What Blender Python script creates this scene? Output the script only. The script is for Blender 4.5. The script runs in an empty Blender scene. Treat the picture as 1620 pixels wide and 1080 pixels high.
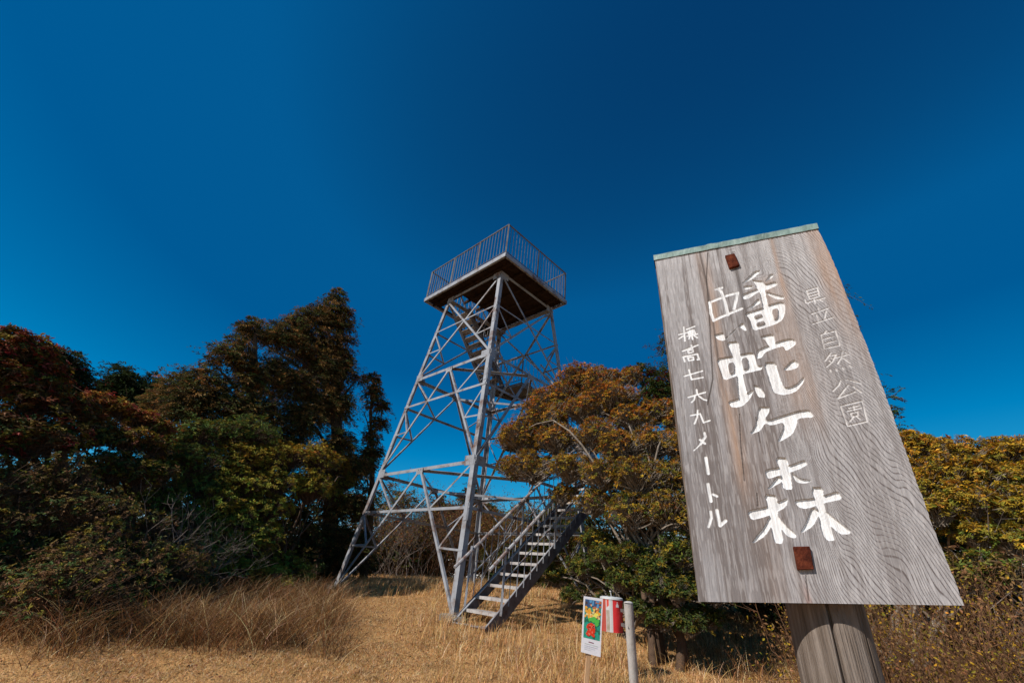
import bpy, bmesh, math, random
import numpy as np
from mathutils import Vector, Matrix

S = bpy.context.scene
R = math.radians
rng = np.random.default_rng(7)
random.seed(7)

# ------------------------------------------------------------------ camera
FPX, TILT, ROLL = 660.0, 0.5156, 0.099          # focal length in 1620 px, pitch, roll
cF = np.array([0, math.cos(TILT), math.sin(TILT)])
cU0 = np.array([0, -math.sin(TILT), math.cos(TILT)])
cR0 = np.array([1.0, 0, 0])
cR = cR0 * math.cos(ROLL) + cU0 * math.sin(ROLL)
cU = -cR0 * math.sin(ROLL) + cU0 * math.cos(ROLL)
cam_d = bpy.data.cameras.new('camera')
cam = bpy.data.objects.new('camera', cam_d)
S.collection.objects.link(cam)
cam_d.sensor_width = 36.0
cam_d.lens = FPX / 1620.0 * 36.0
cam_d.clip_start = 0.05
cam_d.clip_end = 5000
M = Matrix(((cR[0], cU[0], -cF[0], 0), (cR[1], cU[1], -cF[1], 0), (cR[2], cU[2], -cF[2], 0), (0, 0, 0, 1)))
cam.matrix_world = M
S.camera = cam

# ------------------------------------------------------------------ light
SUN_EL = R(39)
SUN_AZ = np.array([-0.80, -0.60])               # horizontal direction towards the sun
w = bpy.data.worlds.new('World'); S.world = w; w.use_nodes = True
nt = w.node_tree; nt.nodes.clear()
sky = nt.nodes.new('ShaderNodeTexSky'); sky.sky_type = 'NISHITA'; sky.sun_disc = False
sky.sun_elevation = SUN_EL
sky.sun_rotation = math.atan2(SUN_AZ[0], SUN_AZ[1])
sky.altitude = 770; sky.air_density = 1.0; sky.dust_density = 0.1; sky.ozone_density = 3.0
# the sky texture's own brightness drives a clear, deep-blue winter sky (polarised look of the place that day)
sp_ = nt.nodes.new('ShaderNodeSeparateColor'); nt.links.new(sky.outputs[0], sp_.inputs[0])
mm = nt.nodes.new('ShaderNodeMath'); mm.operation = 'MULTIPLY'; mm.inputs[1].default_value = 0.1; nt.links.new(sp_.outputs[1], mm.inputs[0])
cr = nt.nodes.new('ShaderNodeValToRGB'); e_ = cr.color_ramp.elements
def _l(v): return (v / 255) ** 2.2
st_ = [(.150, 12, 46, 88), (.180, 12, 60, 105), (.22, 12, 73, 122), (.27, 10, 89, 145), (.37, 0, 90, 148), (.50, 0, 112, 172), (.60, 0, 128, 189), (.80, 40, 152, 206), (1.1, 84, 176, 214), (1.6, 250, 240, 228)]  # whitish last stop: added sky glow out of view, neutral fill for blue shadows
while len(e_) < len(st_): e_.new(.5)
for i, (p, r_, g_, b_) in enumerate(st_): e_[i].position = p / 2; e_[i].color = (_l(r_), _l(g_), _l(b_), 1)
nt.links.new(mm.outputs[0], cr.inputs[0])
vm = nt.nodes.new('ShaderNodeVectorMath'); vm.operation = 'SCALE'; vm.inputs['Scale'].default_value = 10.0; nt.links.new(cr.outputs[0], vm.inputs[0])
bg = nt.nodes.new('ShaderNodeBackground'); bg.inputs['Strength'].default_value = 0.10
wo = nt.nodes.new('ShaderNodeOutputWorld')
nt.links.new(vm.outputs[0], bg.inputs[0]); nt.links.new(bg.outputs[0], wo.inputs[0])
sd = bpy.data.lights.new('sun', 'SUN'); sd.energy = 5.0; sd.angle = R(0.5); sd.color = (1.0, 0.935, 0.86)
sun = bpy.data.objects.new('sun', sd); S.collection.objects.link(sun)
sv = Vector((SUN_AZ[0] * math.cos(SUN_EL), SUN_AZ[1] * math.cos(SUN_EL), math.sin(SUN_EL)))
sun.rotation_euler = sv.to_track_quat('Z', 'Y').to_euler()
sun.location = (-20, -15, 25)
S.view_settings.view_transform = 'Standard'; S.view_settings.look = 'None'
S.view_settings.gamma = 1; S.view_settings.exposure = 0
S.render.engine = 'CYCLES'
S.cycles.max_bounces = 6

# ------------------------------------------------------------------ helpers
def ray(px, py): return cF + cR * (px - 810) / FPX + cU * (540 - py) / FPX
def at(px, py, dist):
    r = ray(px, py); return r * dist / math.hypot(r[0], r[1])
def tag(o, label=None, cat=None, group=None, kind=None):
    if label: o['label'] = label
    if cat: o['category'] = cat
    if group: o['group'] = group
    if kind: o['kind'] = kind
    return o
def empty(name, loc=(0, 0, 0)):
    o = bpy.data.objects.new(name, None); S.collection.objects.link(o); o.location = loc
    o.empty_display_size = 0.2
    return o
def np_mesh(name, verts, faces, mat, parent=None, col=None, smooth=False):
    """verts (n,3); faces (m,k) all of one size; col (n,3) optional point colour; verts in world space"""
    verts = np.asarray(verts, dtype=np.float32).reshape(-1, 3); faces = np.asarray(faces, dtype=np.int32)
    me = bpy.data.meshes.new(name); k = faces.shape[1]
    if parent is not None: verts = verts - np.array(root_loc(parent), dtype=np.float32)
    me.vertices.add(len(verts)); me.vertices.foreach_set('co', verts.ravel())
    me.loops.add(faces.size); me.loops.foreach_set('vertex_index', faces.ravel())
    me.polygons.add(len(faces)); me.polygons.foreach_set('loop_start', np.arange(0, faces.size, k, dtype=np.int32))
    me.polygons.foreach_set('loop_total', np.full(len(faces), k, dtype=np.int32))
    me.polygons.foreach_set('use_smooth', np.full(len(faces), smooth))
    me.update(calc_edges=True)
    if col is not None:
        a = me.color_attributes.new('Col', 'FLOAT_COLOR', 'POINT')
        c4 = np.ones((len(verts), 4), dtype=np.float32); c4[:, :3] = col
        a.data.foreach_set('color', c4.ravel())
    me.materials.append(mat)
    o = bpy.data.objects.new(name, me); S.collection.objects.link(o)
    if parent is not None: o.parent = parent
    return o
def root_loc(o):
    l = Vector((0, 0, 0))
    while o is not None: l = l + o.location; o = o.parent
    return l
class MB:
    """collects boxes, bars, tubes as one mesh (world space)"""
    def __init__(s): s.v = []; s.f = []
    def poly(s, vs, fs):
        b = len(s.v); s.v += [tuple(map(float, p)) for p in vs]; s.f += [tuple(b + i for i in f) for f in fs]
    def bar(s, p, q, w, h, up=(0, 0, 1)):
        p = np.array(p, float); q = np.array(q, float); d = q - p; d /= np.linalg.norm(d)
        up = np.array(up, float); x = np.cross(d, up)
        if np.linalg.norm(x) < 1e-4: x = np.cross(d, (1, 0, 0))
        x /= np.linalg.norm(x); y = np.cross(x, d)
        c = [(-w / 2, -h / 2), (w / 2, -h / 2), (w / 2, h / 2), (-w / 2, h / 2)]
        vs = [p + x * a + y * b for a, b in c] + [q + x * a + y * b for a, b in c]
        s.poly(vs, [(3, 2, 1, 0), (4, 5, 6, 7), (0, 1, 5, 4), (1, 2, 6, 5), (2, 3, 7, 6), (3, 0, 4, 7)])
    def angle(s, p, q, a, t, n1, n2):
        """L profile: corner line p-q, flanges run along n1 and n2"""
        p = np.array(p, float); q = np.array(q, float); d = q - p; d /= np.linalg.norm(d)
        n1 = np.array(n1, float); n1 -= d * (n1 @ d); n1 /= np.linalg.norm(n1)
        n2 = np.array(n2, float); n2 -= d * (n2 @ d); n2 /= np.linalg.norm(n2)
        prof = [(0, 0), (a, 0), (a, t), (t, t), (t, a), (0, a)]
        vs = [e + n1 * u + n2 * v for e in (p, q) for u, v in prof]
        k = 6; fs = [(i, (i + 1) % k, k + (i + 1) % k, k + i) for i in range(k)]
        fs += [(0, 1, 2, 3), (0, 3, 4, 5), (k + 3, k + 2, k + 1, k), (k + 5, k + 4, k + 3, k)]
        s.poly(vs, fs)
    def tube(s, pts, rad, n=8, cap=True):
        pts = [np.array(p, float) for p in pts]; m = len(pts)
        if not hasattr(rad, '__len__'): rad = [rad] * m
        b = len(s.v); ref = None
        for i, p in enumerate(pts):
            d = pts[min(i + 1, m - 1)] - pts[max(i - 1, 0)]; d = d / (np.linalg.norm(d) + 1e-9)
            if ref is None: ref = np.cross(d, (0.3, 0.9, 0.1))
            x = ref - d * (ref @ d); x /= np.linalg.norm(x) + 1e-9; ref = x; y = np.cross(d, x)
            for j in range(n):
                a = 2 * math.pi * j / n; s.v.append(tuple(p + (x * math.cos(a) + y * math.sin(a)) * rad[i]))
        for i in range(m - 1):
            for j in range(n):
                s.f.append((b + i * n + j, b + i * n + (j + 1) % n, b + (i + 1) * n + (j + 1) % n, b + (i + 1) * n + j))
        if cap:
            s.f.append(tuple(b + j for j in range(n))[::-1]); s.f.append(tuple(b + (m - 1) * n + j for j in range(n)))
    def build(s, name, mat, parent=None, bevel=0, smooth=False):
        me = bpy.data.meshes.new(name); off = np.array(root_loc(parent)) if parent is not None else np.zeros(3)
        me.from_pydata([tuple(np.array(p) - off) for p in s.v], [], s.f); me.update()
        bm = bmesh.new(); bm.from_mesh(me); bmesh.ops.recalc_face_normals(bm, faces=bm.faces)
        if bevel: bmesh.ops.bevel(bm, geom=bm.edges[:], offset=bevel, segments=1, affect='EDGES')
        bm.to_mesh(me); bm.free()
        if smooth:
            for p in me.polygons: p.use_smooth = True
        me.materials.append(mat)
        o = bpy.data.objects.new(name, me); S.collection.objects.link(o)
        if parent is not None: o.parent = parent
        return o

# ---- numpy noise
_perm = np.random.default_rng(3).permutation(256); _perm = np.concatenate([_perm, _perm, _perm])
_val = np.random.default_rng(4).random(256) * 2 - 1
def vnoise(x, y):
    x = np.asarray(x, float); y = np.asarray(y, float)
    xi = np.floor(x).astype(int); yi = np.floor(y).astype(int); fx = x - xi; fy = y - yi
    fx = fx * fx * (3 - 2 * fx); fy = fy * fy * (3 - 2 * fy)
    h = lambda a, b: _val[_perm[(_perm[a & 255] + b) & 255]]
    return (h(xi, yi) * (1 - fx) + h(xi + 1, yi) * fx) * (1 - fy) + (h(xi, yi + 1) * (1 - fx) + h(xi + 1, yi + 1) * fx) * fy
def fbm(x, y, o=4):
    s = 0; a = 1
    for i in range(o): s = s + a * vnoise(x * 2 ** i + 17 * i, y * 2 ** i + 31 * i); a *= .5
    return s / 1.6
def sstep(a, b, x):
    t = np.clip((x - a) / (b - a), 0, 1); return t * t * (3 - 2 * t)

# ------------------------------------------------------------------ materials
def mat_new(name):
    m = bpy.data.materials.new(name); m.use_nodes = True; n = m.node_tree.nodes; n.clear()
    o = n.new('ShaderNodeOutputMaterial'); b = n.new('ShaderNodeBsdfPrincipled')
    m.node_tree.links.new(b.outputs[0], o.inputs[0]); return m, n, m.node_tree.links, b, o
def ramp(n, stops):
    r = n.new('ShaderNodeValToRGB'); e = r.color_ramp.elements
    while len(e) < len(stops): e.new(0.5)
    for i, (p, c) in enumerate(stops): e[i].position = p; e[i].color = (*c, 1)
    return r
def noisy(name, stops, scale=5, rough=0.6, bump=0.3, bscale=None, metal=0, stretch=(1, 1, 1), detail=8, bdist=0.01):
    m, n, L, b, o = mat_new(name)
    tc = n.new('ShaderNodeTexCoord'); mp = n.new('ShaderNodeMapping'); mp.inputs['Scale'].default_value = stretch
    L.new(tc.outputs['Object'], mp.inputs[0])
    t = n.new('ShaderNodeTexNoise'); t.inputs['Scale'].default_value = scale; t.inputs['Detail'].default_value = detail
    t.inputs['Roughness'].default_value = 0.65
    L.new(mp.outputs[0], t.inputs['Vector']); r = ramp(n, stops); L.new(t.outputs[0], r.inputs[0]); L.new(r.outputs[0], b.inputs['Base Color'])
    b.inputs['Roughness'].default_value = rough; b.inputs['Metallic'].default_value = metal; b.inputs['Specular IOR Level'].default_value = .5 if rough < .8 else .08
    if bump:
        t2 = n.new('ShaderNodeTexNoise'); t2.inputs['Scale'].default_value = bscale or scale * 4; t2.inputs['Detail'].default_value = 6
        L.new(mp.outputs[0], t2.inputs['Vector']); bp = n.new('ShaderNodeBump'); bp.inputs['Strength'].default_value = bump
        bp.inputs['Distance'].default_value = bdist; L.new(t2.outputs[0], bp.inputs['Height']); L.new(bp.outputs[0], b.inputs['Normal'])
    return m
def leaf_material(name, transl=0.25, rough=0.6):
    m, n, L, b, o = mat_new(name)
    a = n.new('ShaderNodeAttribute'); a.attribute_name = 'Col'
    L.new(a.outputs['Color'], b.inputs['Base Color']); b.inputs['Roughness'].default_value = rough
    b.inputs['Specular IOR Level'].default_value = 0.12
    tr = n.new('ShaderNodeBsdfTranslucent'); L.new(a.outputs['Color'], tr.inputs[0])
    mx = n.new('ShaderNodeMixShader'); mx.inputs[0].default_value = transl
    L.new(b.outputs[0], mx.inputs[1]); L.new(tr.outputs[0], mx.inputs[2]); L.new(mx.outputs[0], o.inputs[0])
    return m
MAT = {}
MAT['leaf'] = leaf_material('leaf')
MAT['grass'] = leaf_material('dry_blades', 0.3, 0.7)
MAT['bark'] = noisy('grey_bark', [(0.3, (.10, .075, .055)), (0.55, (.22, .18, .14)), (0.75, (.36, .31, .26))], 14, .85, .8, 40, stretch=(1, 1, .3))
MAT['darkbark'] = noisy('brown_bark', [(0.3, (.05, .032, .022)), (0.7, (.14, .09, .06))], 12, .9, .8, 40, stretch=(1, 1, .3))
MAT['steel'] = noisy('weathered_painted_steel', [(0.33, (.11, .05, .032)), (0.41, (.18, .15, .14)), (0.48, (.255, .262, .28)), (0.8, (.36, .375, .405))], 3.2, .5, .25, 60, metal=.0)
MAT['steel_dark'] = noisy('dull_steel', [(0.34, (.08, .035, .024)), (0.48, (.12, .105, .10)), (0.8, (.19, .19, .20))], 4, .6, .25, 50)
MAT['steel_rust'] = noisy('rusty_handrail_steel', [(0.30, (.13, .045, .025)), (0.42, (.22, .16, .14)), (0.52, (.36, .35, .35))], 6, .65, .3, 60)
MAT['tread'] = noisy('pale_worn_treads', [(0.32, (.16, .10, .08)), (0.45, (.36, .33, .31)), (0.8, (.52, .50, .48))], 7, .6, .3, 60)
MAT['stringer'] = noisy('shade_dark_weathered_stringer', [(0.35, (.06, .035, .03)), (0.55, (.12, .11, .115)), (.8, (.18, .18, .19))], 6, .7, .3, 50)  # weathered steel, with the shade on the stair sides painted in as darker colour
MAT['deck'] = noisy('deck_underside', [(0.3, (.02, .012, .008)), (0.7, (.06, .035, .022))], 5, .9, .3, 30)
MAT['rust'] = noisy('rust_iron', [(0.3, (.03, .008, .005)), (0.5, (.085, .02, .01)), (0.75, (.19, .05, .022))], 45, .8, .8, 160, bdist=.004)
MAT['copper'] = noisy('verdigris_copper', [(0.3, (.10, .15, .13)), (0.5, (.2, .29, .26)), (0.75, (.33, .42, .38))], 18, .6, .5, 60, bdist=.004)
MAT['post'] = noisy('weathered_post_wood', [(0.3, (.075, .055, .04)), (0.5, (.175, .14, .115)), (0.75, (.29, .245, .21))], 9, .85, 1.0, 30, stretch=(6, 6, .3), bdist=.01)
MAT['stake'] = noisy('pale_stake_wood', [(0.3, (.36, .2, .1)), (0.7, (.6, .38, .2))], 12, .7, .3, 40, stretch=(4, 4, .4))
MAT['pole'] = noisy('weathered_white_pipe', [(0.3, (.26, .23, .2)), (0.45, (.42, .4, .38)), (0.7, (.56, .54, .52))], 9, .6, .3, 40, stretch=(1, 1, .5))
def plain(name, c, rough=.6, var=.12, scale=30):
    c0 = tuple(x * (1 - var) for x in c); c1 = tuple(min(1, x * (1 + var)) for x in c)
    return noisy(name, [(0.35, c0), (0.65, c1)], scale, rough, .15, scale * 3)

# ------------------------------------------------------------------ terrain
def ground(x, y):
    x = np.asarray(x, float); y = np.asarray(y, float)
    d = y
    z = np.where(d < 8, -1.45 + .1 * d, 0) + np.where((d >= 8) & (d < 15), -.65 + .1 * (d - 8) - .0052 * (d - 8) ** 2, 0)
    far = -.65 + .7 - .0052 * 49
    z = z + np.where(d >= 15, far + .027 * (d - 15) - .004 * (d - 15) ** 2 / (1 + .03 * (d - 15)), 0)
    z = z + sstep(6, 11, y) * np.clip(x + .5, -5, 5) * .05
    r = np.hypot(x, y - 6)
    z = z - 10 * sstep(24, 140, r)
    return z + .035 * fbm(x * .9 + 5, y * .9) + .012 * vnoise(x * 5, y * 5)
def gz(x, y): return float(ground(x, y))
# graded grid: dense near, reaching the horizon
ax = np.concatenate([-np.geomspace(14, 3500, 46)[::-1], np.linspace(-13.8, 13.8, 190), np.geomspace(14, 3500, 46)])
ay = np.concatenate([-np.geomspace(4, 3500, 40)[::-1], np.linspace(-3.8, 24, 200), np.geomspace(24.4, 3500, 46)])
X, Y = np.meshgrid(ax, ay); Z = ground(X, Y)
nx_, ny_ = len(ax), len(ay)
idx = np.arange(nx_ * ny_).reshape(ny_, nx_)
fc = np.stack([idx[:-1, :-1], idx[:-1, 1:], idx[1:, 1:], idx[1:, :-1]], -1).reshape(-1, 4)
MAT['ground'] = noisy('dry_turf_soil', [(0.3, (.20, .11, .048)), (0.45, (.40, .225, .09)), (0.6, (.54, .31, .125)), (0.8, (.62, .39, .18))], 2.2, .95, .9, 45, bdist=.03)
g = np_mesh('ground', np.stack([X, Y, Z], -1), fc, MAT['ground'], smooth=True); tag(g, kind='structure')

# ------------------------------------------------------------------ observation tower
TC = np.array([-.488, 11.144]); Z0 = -.6307
e1 = np.array([.7071, .7071]); e2 = np.array([.7071, -.7071])
base = {'F': (-.512, 8.123), 'L': (-3.51, 11.167), 'R': (2.533, 11.121), 'B': (-.465, 14.166)}
topp = {'F': (-.501, 9.47), 'L': (-2.163, 11.157), 'R': (1.186, 11.131), 'B': (-.475, 12.819)}
ZT = 8.295
def legp(c, z):
    k = z / ZT; b, t = base[c], topp[c]
    return np.array([b[0] + (t[0] - b[0]) * k, b[1] + (t[1] - b[1]) * k, Z0 + z])
tower = empty('observation_tower', (TC[0], TC[1], Z0))
tag(tower, 'tall grey steel lattice observation tower with railed square deck and outside stairs', 'observation tower')
LV = dict(C=1.763, B=2.668, A=5.385)
for c in 'FLRB':
    m = MB()
    p0 = legp(c, gz(*base[c]) - Z0 - .15); p1 = legp(c, ZT)
    inw = {'F': (e1, -e2), 'L': (e1, e2), 'R': (-e1, -e2), 'B': (-e1, e2)}[c]
    n1 = np.array([*inw[0], 0]); n2 = np.array([*inw[1], 0])
    m.angle(p0, p1, .115, .012, n1, n2)
    for zz in (1.5, 3.4, 4.6, 6.4):   # splice plates
        pp = legp(c, zz) + (n1 + n2) * .0; qq = legp(c, zz + .32)
        m.bar(pp + n1 * .055 - n2 * .005, qq + n1 * .055 - n2 * .005, .085, .008, n2)
        m.bar(pp + n2 * .055 - n1 * .005, qq + n2 * .055 - n1 * .005, .085, .008, n1)
    m.build('leg', MAT['steel'], tower)
    f = MB(); bz = gz(*base[c]); f.bar((base[c][0], base[c][1], bz - .25), (base[c][0], base[c][1], bz + .06), .42, .42, (1, 0, 0))
    MAT.setdefault('concrete', noisy('old_concrete', [(.3, (.18, .16, .13)), (.7, (.32, .3, .26))], 8, .9, .4))
    f.build('footing', MAT['concrete'], tower)
    for zz in (LV['A'], LV['B'], ZT - .12):
        m = MB(); p = legp(c, zz)
        m.bar(p + n1 * .02 - n2 * .008, p + n1 * .30 - n2 * .008, .012, .20, (0, 0, 1)); m.bar(p + n2 * .02 - n1 * .008, p + n2 * .30 - n1 * .008, .012, .20, (0, 0, 1))
        m.build('gusset_plate', MAT['steel'], tower)
def member(name, p, q, a, t, nout, parent=tower, drop=0.0, mat='steel'):
    p = np.array(p, float); q = np.array(q, float); d = (q - p) / np.linalg.norm(q - p)
    side = np.cross(d, nout)
    if side[2] > 0: side = -side
    if abs(side[2]) < .05: pass
    m = MB(); m.angle(p + np.array(nout) * drop, q + np.array(nout) * drop, a, t, side, -np.array(nout)); m.build(name, MAT[mat], parent)
def lerp(p, q, k): return p + (q - p) * k
for fi, (a, b) in enumerate((('L', 'F'), ('F', 'R'), ('R', 'B'), ('B', 'L'))):
    d = np.array(legp(b, 0)) - np.array(legp(a, 0)); nn = np.cross(d, (0, 0, 1)); nn /= np.linalg.norm(nn)
    if nn[:2] @ (legp(a, 0)[:2] + legp(b, 0)[:2] - 2 * TC) < 0: nn = -nn
    P = lambda c, z: legp(c, z)
    for z, s in ((ZT - .03, .08), (LV['A'], .075), (LV['B'], .07), (LV['C'], .055)):
        member('girt', P(a, z), P(b, z), s, .01, nn, drop=.004)
    # top panel: X brace with redundants
    A_, T_ = LV['A'], ZT - .08
    member('diagonal_brace', P(a, T_), P(b, A_ + .05), .052, .008, nn, drop=.016)
    member('diagonal_brace', P(b, T_), P(a, A_ + .05), .052, .008, nn, drop=-.014)
    w_t = np.linalg.norm(P(a, T_) - P(b, T_)); w_a = np.linalg.norm(P(a, A_) - P(b, A_)); kx = w_t / (w_t + w_a)
    X_ = lerp(P(a, T_), P(b, A_ + .05), kx); zx = X_[2] - Z0
    for me_, ot in ((a, b), (b, a)):
        member('strut', P(me_, zx), X_, .036, .006, nn)
        # lower half-diagonal from me_ at A to X
        zl = (zx + A_) / 2 + .05; ql = lerp(P(me_, A_ + .05), X_, .5)
        member('strut', P(me_, zl), ql, .036, .006, nn); member('strut', P(me_, zx), ql, .036, .006, nn, drop=.01)
    # middle panel: inverted K brace
    for (zt, zb, k1, k2) in ((LV['A'], LV['B'], .32, .62), (LV['B'], 0.0, None, .62)):
        mid = (P(a, zt) + P(b, zt)) / 2
        zc = LV['C'] if k1 is None else zt - (zt - zb) * k1
        if k1 is None: k1 = (zt - LV['C']) / zt
        else: member('girt', P(a, zc), P(b, zc), .055, .008, nn, drop=.02)
        for me_ in (a, b):
            foot = P(me_, zb + .05)
            if zb == 0.0 and a == 'F' and me_ == 'F': continue      # bay left open for the stairs
            member('diagonal_brace', mid, foot, .052, .008, nn, drop=.012)
            x1 = lerp(mid, foot, k1); x2 = lerp(mid, foot, k2); z2 = zt - (zt - zb) * k2
            member('strut', P(me_, zt), x1, .036, .006, nn); member('strut', P(me_, zc), x2, .036, .006, nn); member('strut', P(me_, z2), x2, .036, .006, nn, drop=.008)
        m = MB(); m.bar(mid - np.array([0, 0, .02]) + nn * .02, mid - np.array([0, 0, .15]) + nn * .02, .24, .01, nn); m.build('gusset_plate', MAT['steel'], tower)
# horizontal plan bracing: diamond joining the girt middles
fm = lambda a, b, z: (legp(a, z) + legp(b, z)) / 2
for z in (LV['A'] - .04, LV['B'] - .04):
    q = [fm('L', 'F', z), fm('F', 'R', z), fm('R', 'B', z), fm('B', 'L', z)]
    for i in range(4): member('plan_brace', q[i], q[(i + 1) % 4], .06, .008, (0, 0, 1))

# deck: rectangular, corners from the fit
DK = {'F': (-.415, 8.846), 'L': (-3.008, 11.479), 'R': (1.589, 10.819), 'B': (-1.004, 13.452)}
zd = Z0 + 8.3148
dc = np.array(list(DK.values())).mean(0)
deck = empty('deck', (0, 0, 0)); deck.parent = tower; deck.location = Vector((dc[0], dc[1], zd)) - tower.location
order = ['F', 'L', 'B', 'R']; pts = [np.array(DK[c]) for c in order]
u_l = (pts[1] - pts[0]); LL = np.linalg.norm(u_l); u_l = u_l / LL; u_r = (pts[3] - pts[0]); RR = np.linalg.norm(u_r); u_r = u_r / RR
# planks running F->R direction, opening left for the stair along the B-L edge
def P2(s, t, z): p = pts[0] + u_l * s + u_r * t; return np.array([p[0], p[1], z])
mpk = MB(); k = 0; s = .02
op = (LL - 1.02, LL - .22, .62, 2.05)           # s0,s1,t0,t1 of the stair opening
while s < LL - .03:
    e = min(s + .19, LL - .02)
    if e > op[0] and s < op[1]:
        for t0, t1 in ((.02, op[2]), (op[3], RR - .02)): mpk.bar(P2((s + e) / 2, t0, zd + .10), P2((s + e) / 2, t1, zd + .10), e - s - .008, .04)
    else: mpk.bar(P2((s + e) / 2, .02, zd + .10), P2((s + e) / 2, RR - .02, zd + .10), e - s - .008, .04)
    s = e
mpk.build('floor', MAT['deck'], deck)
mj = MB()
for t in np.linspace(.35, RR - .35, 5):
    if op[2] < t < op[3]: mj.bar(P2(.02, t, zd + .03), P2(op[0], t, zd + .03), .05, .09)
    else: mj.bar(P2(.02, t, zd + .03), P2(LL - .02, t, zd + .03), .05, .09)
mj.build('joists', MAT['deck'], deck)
for i in range(4):
    a, b = pts[i], pts[(i + 1) % 4]; m = MB(); d = (b - a) / np.linalg.norm(b - a); o = np.array([-d[1], d[0]])
    if o @ (dc - a) > 0: o = -o
    A = np.array([*(a + o * .01 - d * .012), zd + .055]); B = np.array([*(b + o * .01 - d * .012), zd + .055])
    m.bar(A, B, .012, .13); m.bar(A - np.array([*o, 0]) * .03 - np.array([0, 0, .062]), B - np.array([*o, 0]) * .03 - np.array([0, 0, .062]), .055, .01)
    m.build('fascia', MAT['steel'], deck)
def railing(a, b, z0a, z0b, h, parent, post_every=1.2, gap=.125, mat='steel_dark', toprad=.021, ends=True):
    """a,b xy ends; floor heights; rails with posts and thin balusters"""
    a = np.array(a, float); b = np.array(b, float); n = max(1, round(np.linalg.norm(b - a) / post_every))
    V = lambda k, z: np.array([*(a + (b - a) * k), z0a + (z0b - z0a) * k + z])
    m = MB(); m.tube([V(0, h), V(1, h)], toprad, 8); m.tube([V(0, .10), V(1, .10)], .012, 6)
    r = m.build('railing', MAT[mat], parent)
    for i in range(n + (1 if ends else 0)):
        m = MB(); m.bar(V(i / n, 0), V(i / n, h - .01), .042, .042); m.build('post', MAT[mat], r)
    m = MB(); L_ = np.linalg.norm(b - a); q = int(L_ / gap)
    for i in range(1, q):
        if min(abs(i / q - j / n) for j in range(n + 1)) < .02: continue
        m.bar(V(i / q, .10), V(i / q, h - .01), .014, .014)
    m.build('balusters', MAT[mat], r)
    return r
for i in range(4):
    a, b = pts[i], pts[(i + 1) % 4]; ins = lambda p: p + (dc - p) / np.linalg.norm(dc - p) * .05
    railing(ins(a), ins(b), zd + .12, zd + .12, 1.11, tower, ends=False)
# stairs
def flight(x, y, z, d, n, rise, run, width, rails=(0, 1), mats='steel', gap=.16):
    """left-bottom tread corner at (x,y,z); d = horizontal unit direction of climb; width runs to the right of d"""
    d = np.array([*d, 0.0]); s = np.array([d[1], -d[0], 0.0]); o = np.array([x, y, z]); T = n * run
    st = MB(); fl = MB()
    for w_, sg in ((0, -1), (width, 1)):
        p = o + s * (w_ + sg * .01) - d * run * 1.0 - np.array([0, 0, rise * 1.0]); q = o + s * (w_ + sg * .01) + d * T + np.array([0, 0, rise * n])
        up = np.cross(np.cross(d, (0, 0, 1)), (q - p)); st.bar(p - np.array([0, 0, .075]), q - np.array([0, 0, .075]), .012, .19, (0, 0, 1))
        fl.bar(p + s * sg * -.02 + np.array([0, 0, .026]), q + s * sg * -.02 + np.array([0, 0, .026]), .05, .012, (0, 0, 1))
    r = st.build('stair_flight', MAT['stringer'], tower); fl.build('top_flange', MAT[mats], r)
    for i in range(n):
        m = MB(); c = o + d * (run * i) + np.array([0, 0, rise * i])
        m.bar(c + s * .0 + d * .10, c + s * width + d * .10, .24, .008, (0, 0, 1)); m.bar(c + s * .0 - d * .016 - np.array([0, 0, .018]), c + s * width - d * .016 - np.array([0, 0, .018]), .008, .045, (0, 0, 1))
        m.build('tread', MAT['tread'], r)
    for k in rails:
        w_ = width if k else 0; sg = 1 if k else -1
        a0 = o + s * (w_ + sg * .035); up = np.array([0, 0, 1.0])
        L_ = T; m = MB()
        q0 = a0 + up * .93 + d * .12; q1 = a0 + d * T + up * (rise * n + .93)
        m.tube([q0 - d * .45 - up * (.45 * rise / run), q1], .028, 8); m.tube([a0 + up * .42, a0 + d * T + up * (rise * n + .42)], .012, 6)
        hr = m.build('handrail', MAT['steel_rust'], r)
        m = MB(); nb = int(T / gap)
        for i in range(nb + 1):
            c = a0 + d * (T * i / nb) + up * (rise * n * i / nb); m.bar(c - up * .02, c + up * .92, *( (.035, .035) if i % 8 == 0 else (.013, .013)))
        m.build('balusters', MAT['steel'], hr)
    return r
RISE = .1875
n1_ = 15
flight(-.317, 8.07, -.475, e1, n1_ + 1, RISE, .231, .75)
zl1 = -.475 + RISE * (n1_ + 1)
# toe of the flight below the first traced tread
m = MB(); s_ = np.array([.7071, -.7071]); o_ = np.array([-.317, 8.07]) - e1 * .231
gg = -.475 - RISE
m.bar((*(o_ + e1 * .1), gg), (*(o_ + s_ * .75 + e1 * .1), gg), .24, .008); m.build('tread', MAT['steel_rust'], tower)
def plate(corners, z, name='landing'):
    m = MB(); c = [np.array([*p, z]) for p in corners]; t = np.array([0, 0, .05])
    m.poly([p - t for p in c] + c, [(3, 2, 1, 0), (4, 5, 6, 7), (0, 1, 5, 4), (1, 2, 6, 5), (2, 3, 7, 6), (3, 0, 4, 7)])
    for i in range(4): m.bar(c[i] - t * 1.2, c[(i + 1) % 4] - t * 1.2, .05, .10)
    return m.build(name, MAT['steel_dark'], tower)
f1e = np.array([-.317, 8.07]) + e1 * .231 * (n1_ + 1); f1r = f1e + s_ * .75
l1 = [f1e, f1r, f1r + e1 * .95, f1e + e1 * .95]; plate(l1, zl1)
railing(f1r, f1r + e1 * .95, zl1, zl1, .95, tower, 1.0, .14); railing(f1r + e1 * .95, f1e + e1 * .95, zl1, zl1, .95, tower, 1.0, .14)
zl2 = 5.60
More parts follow.
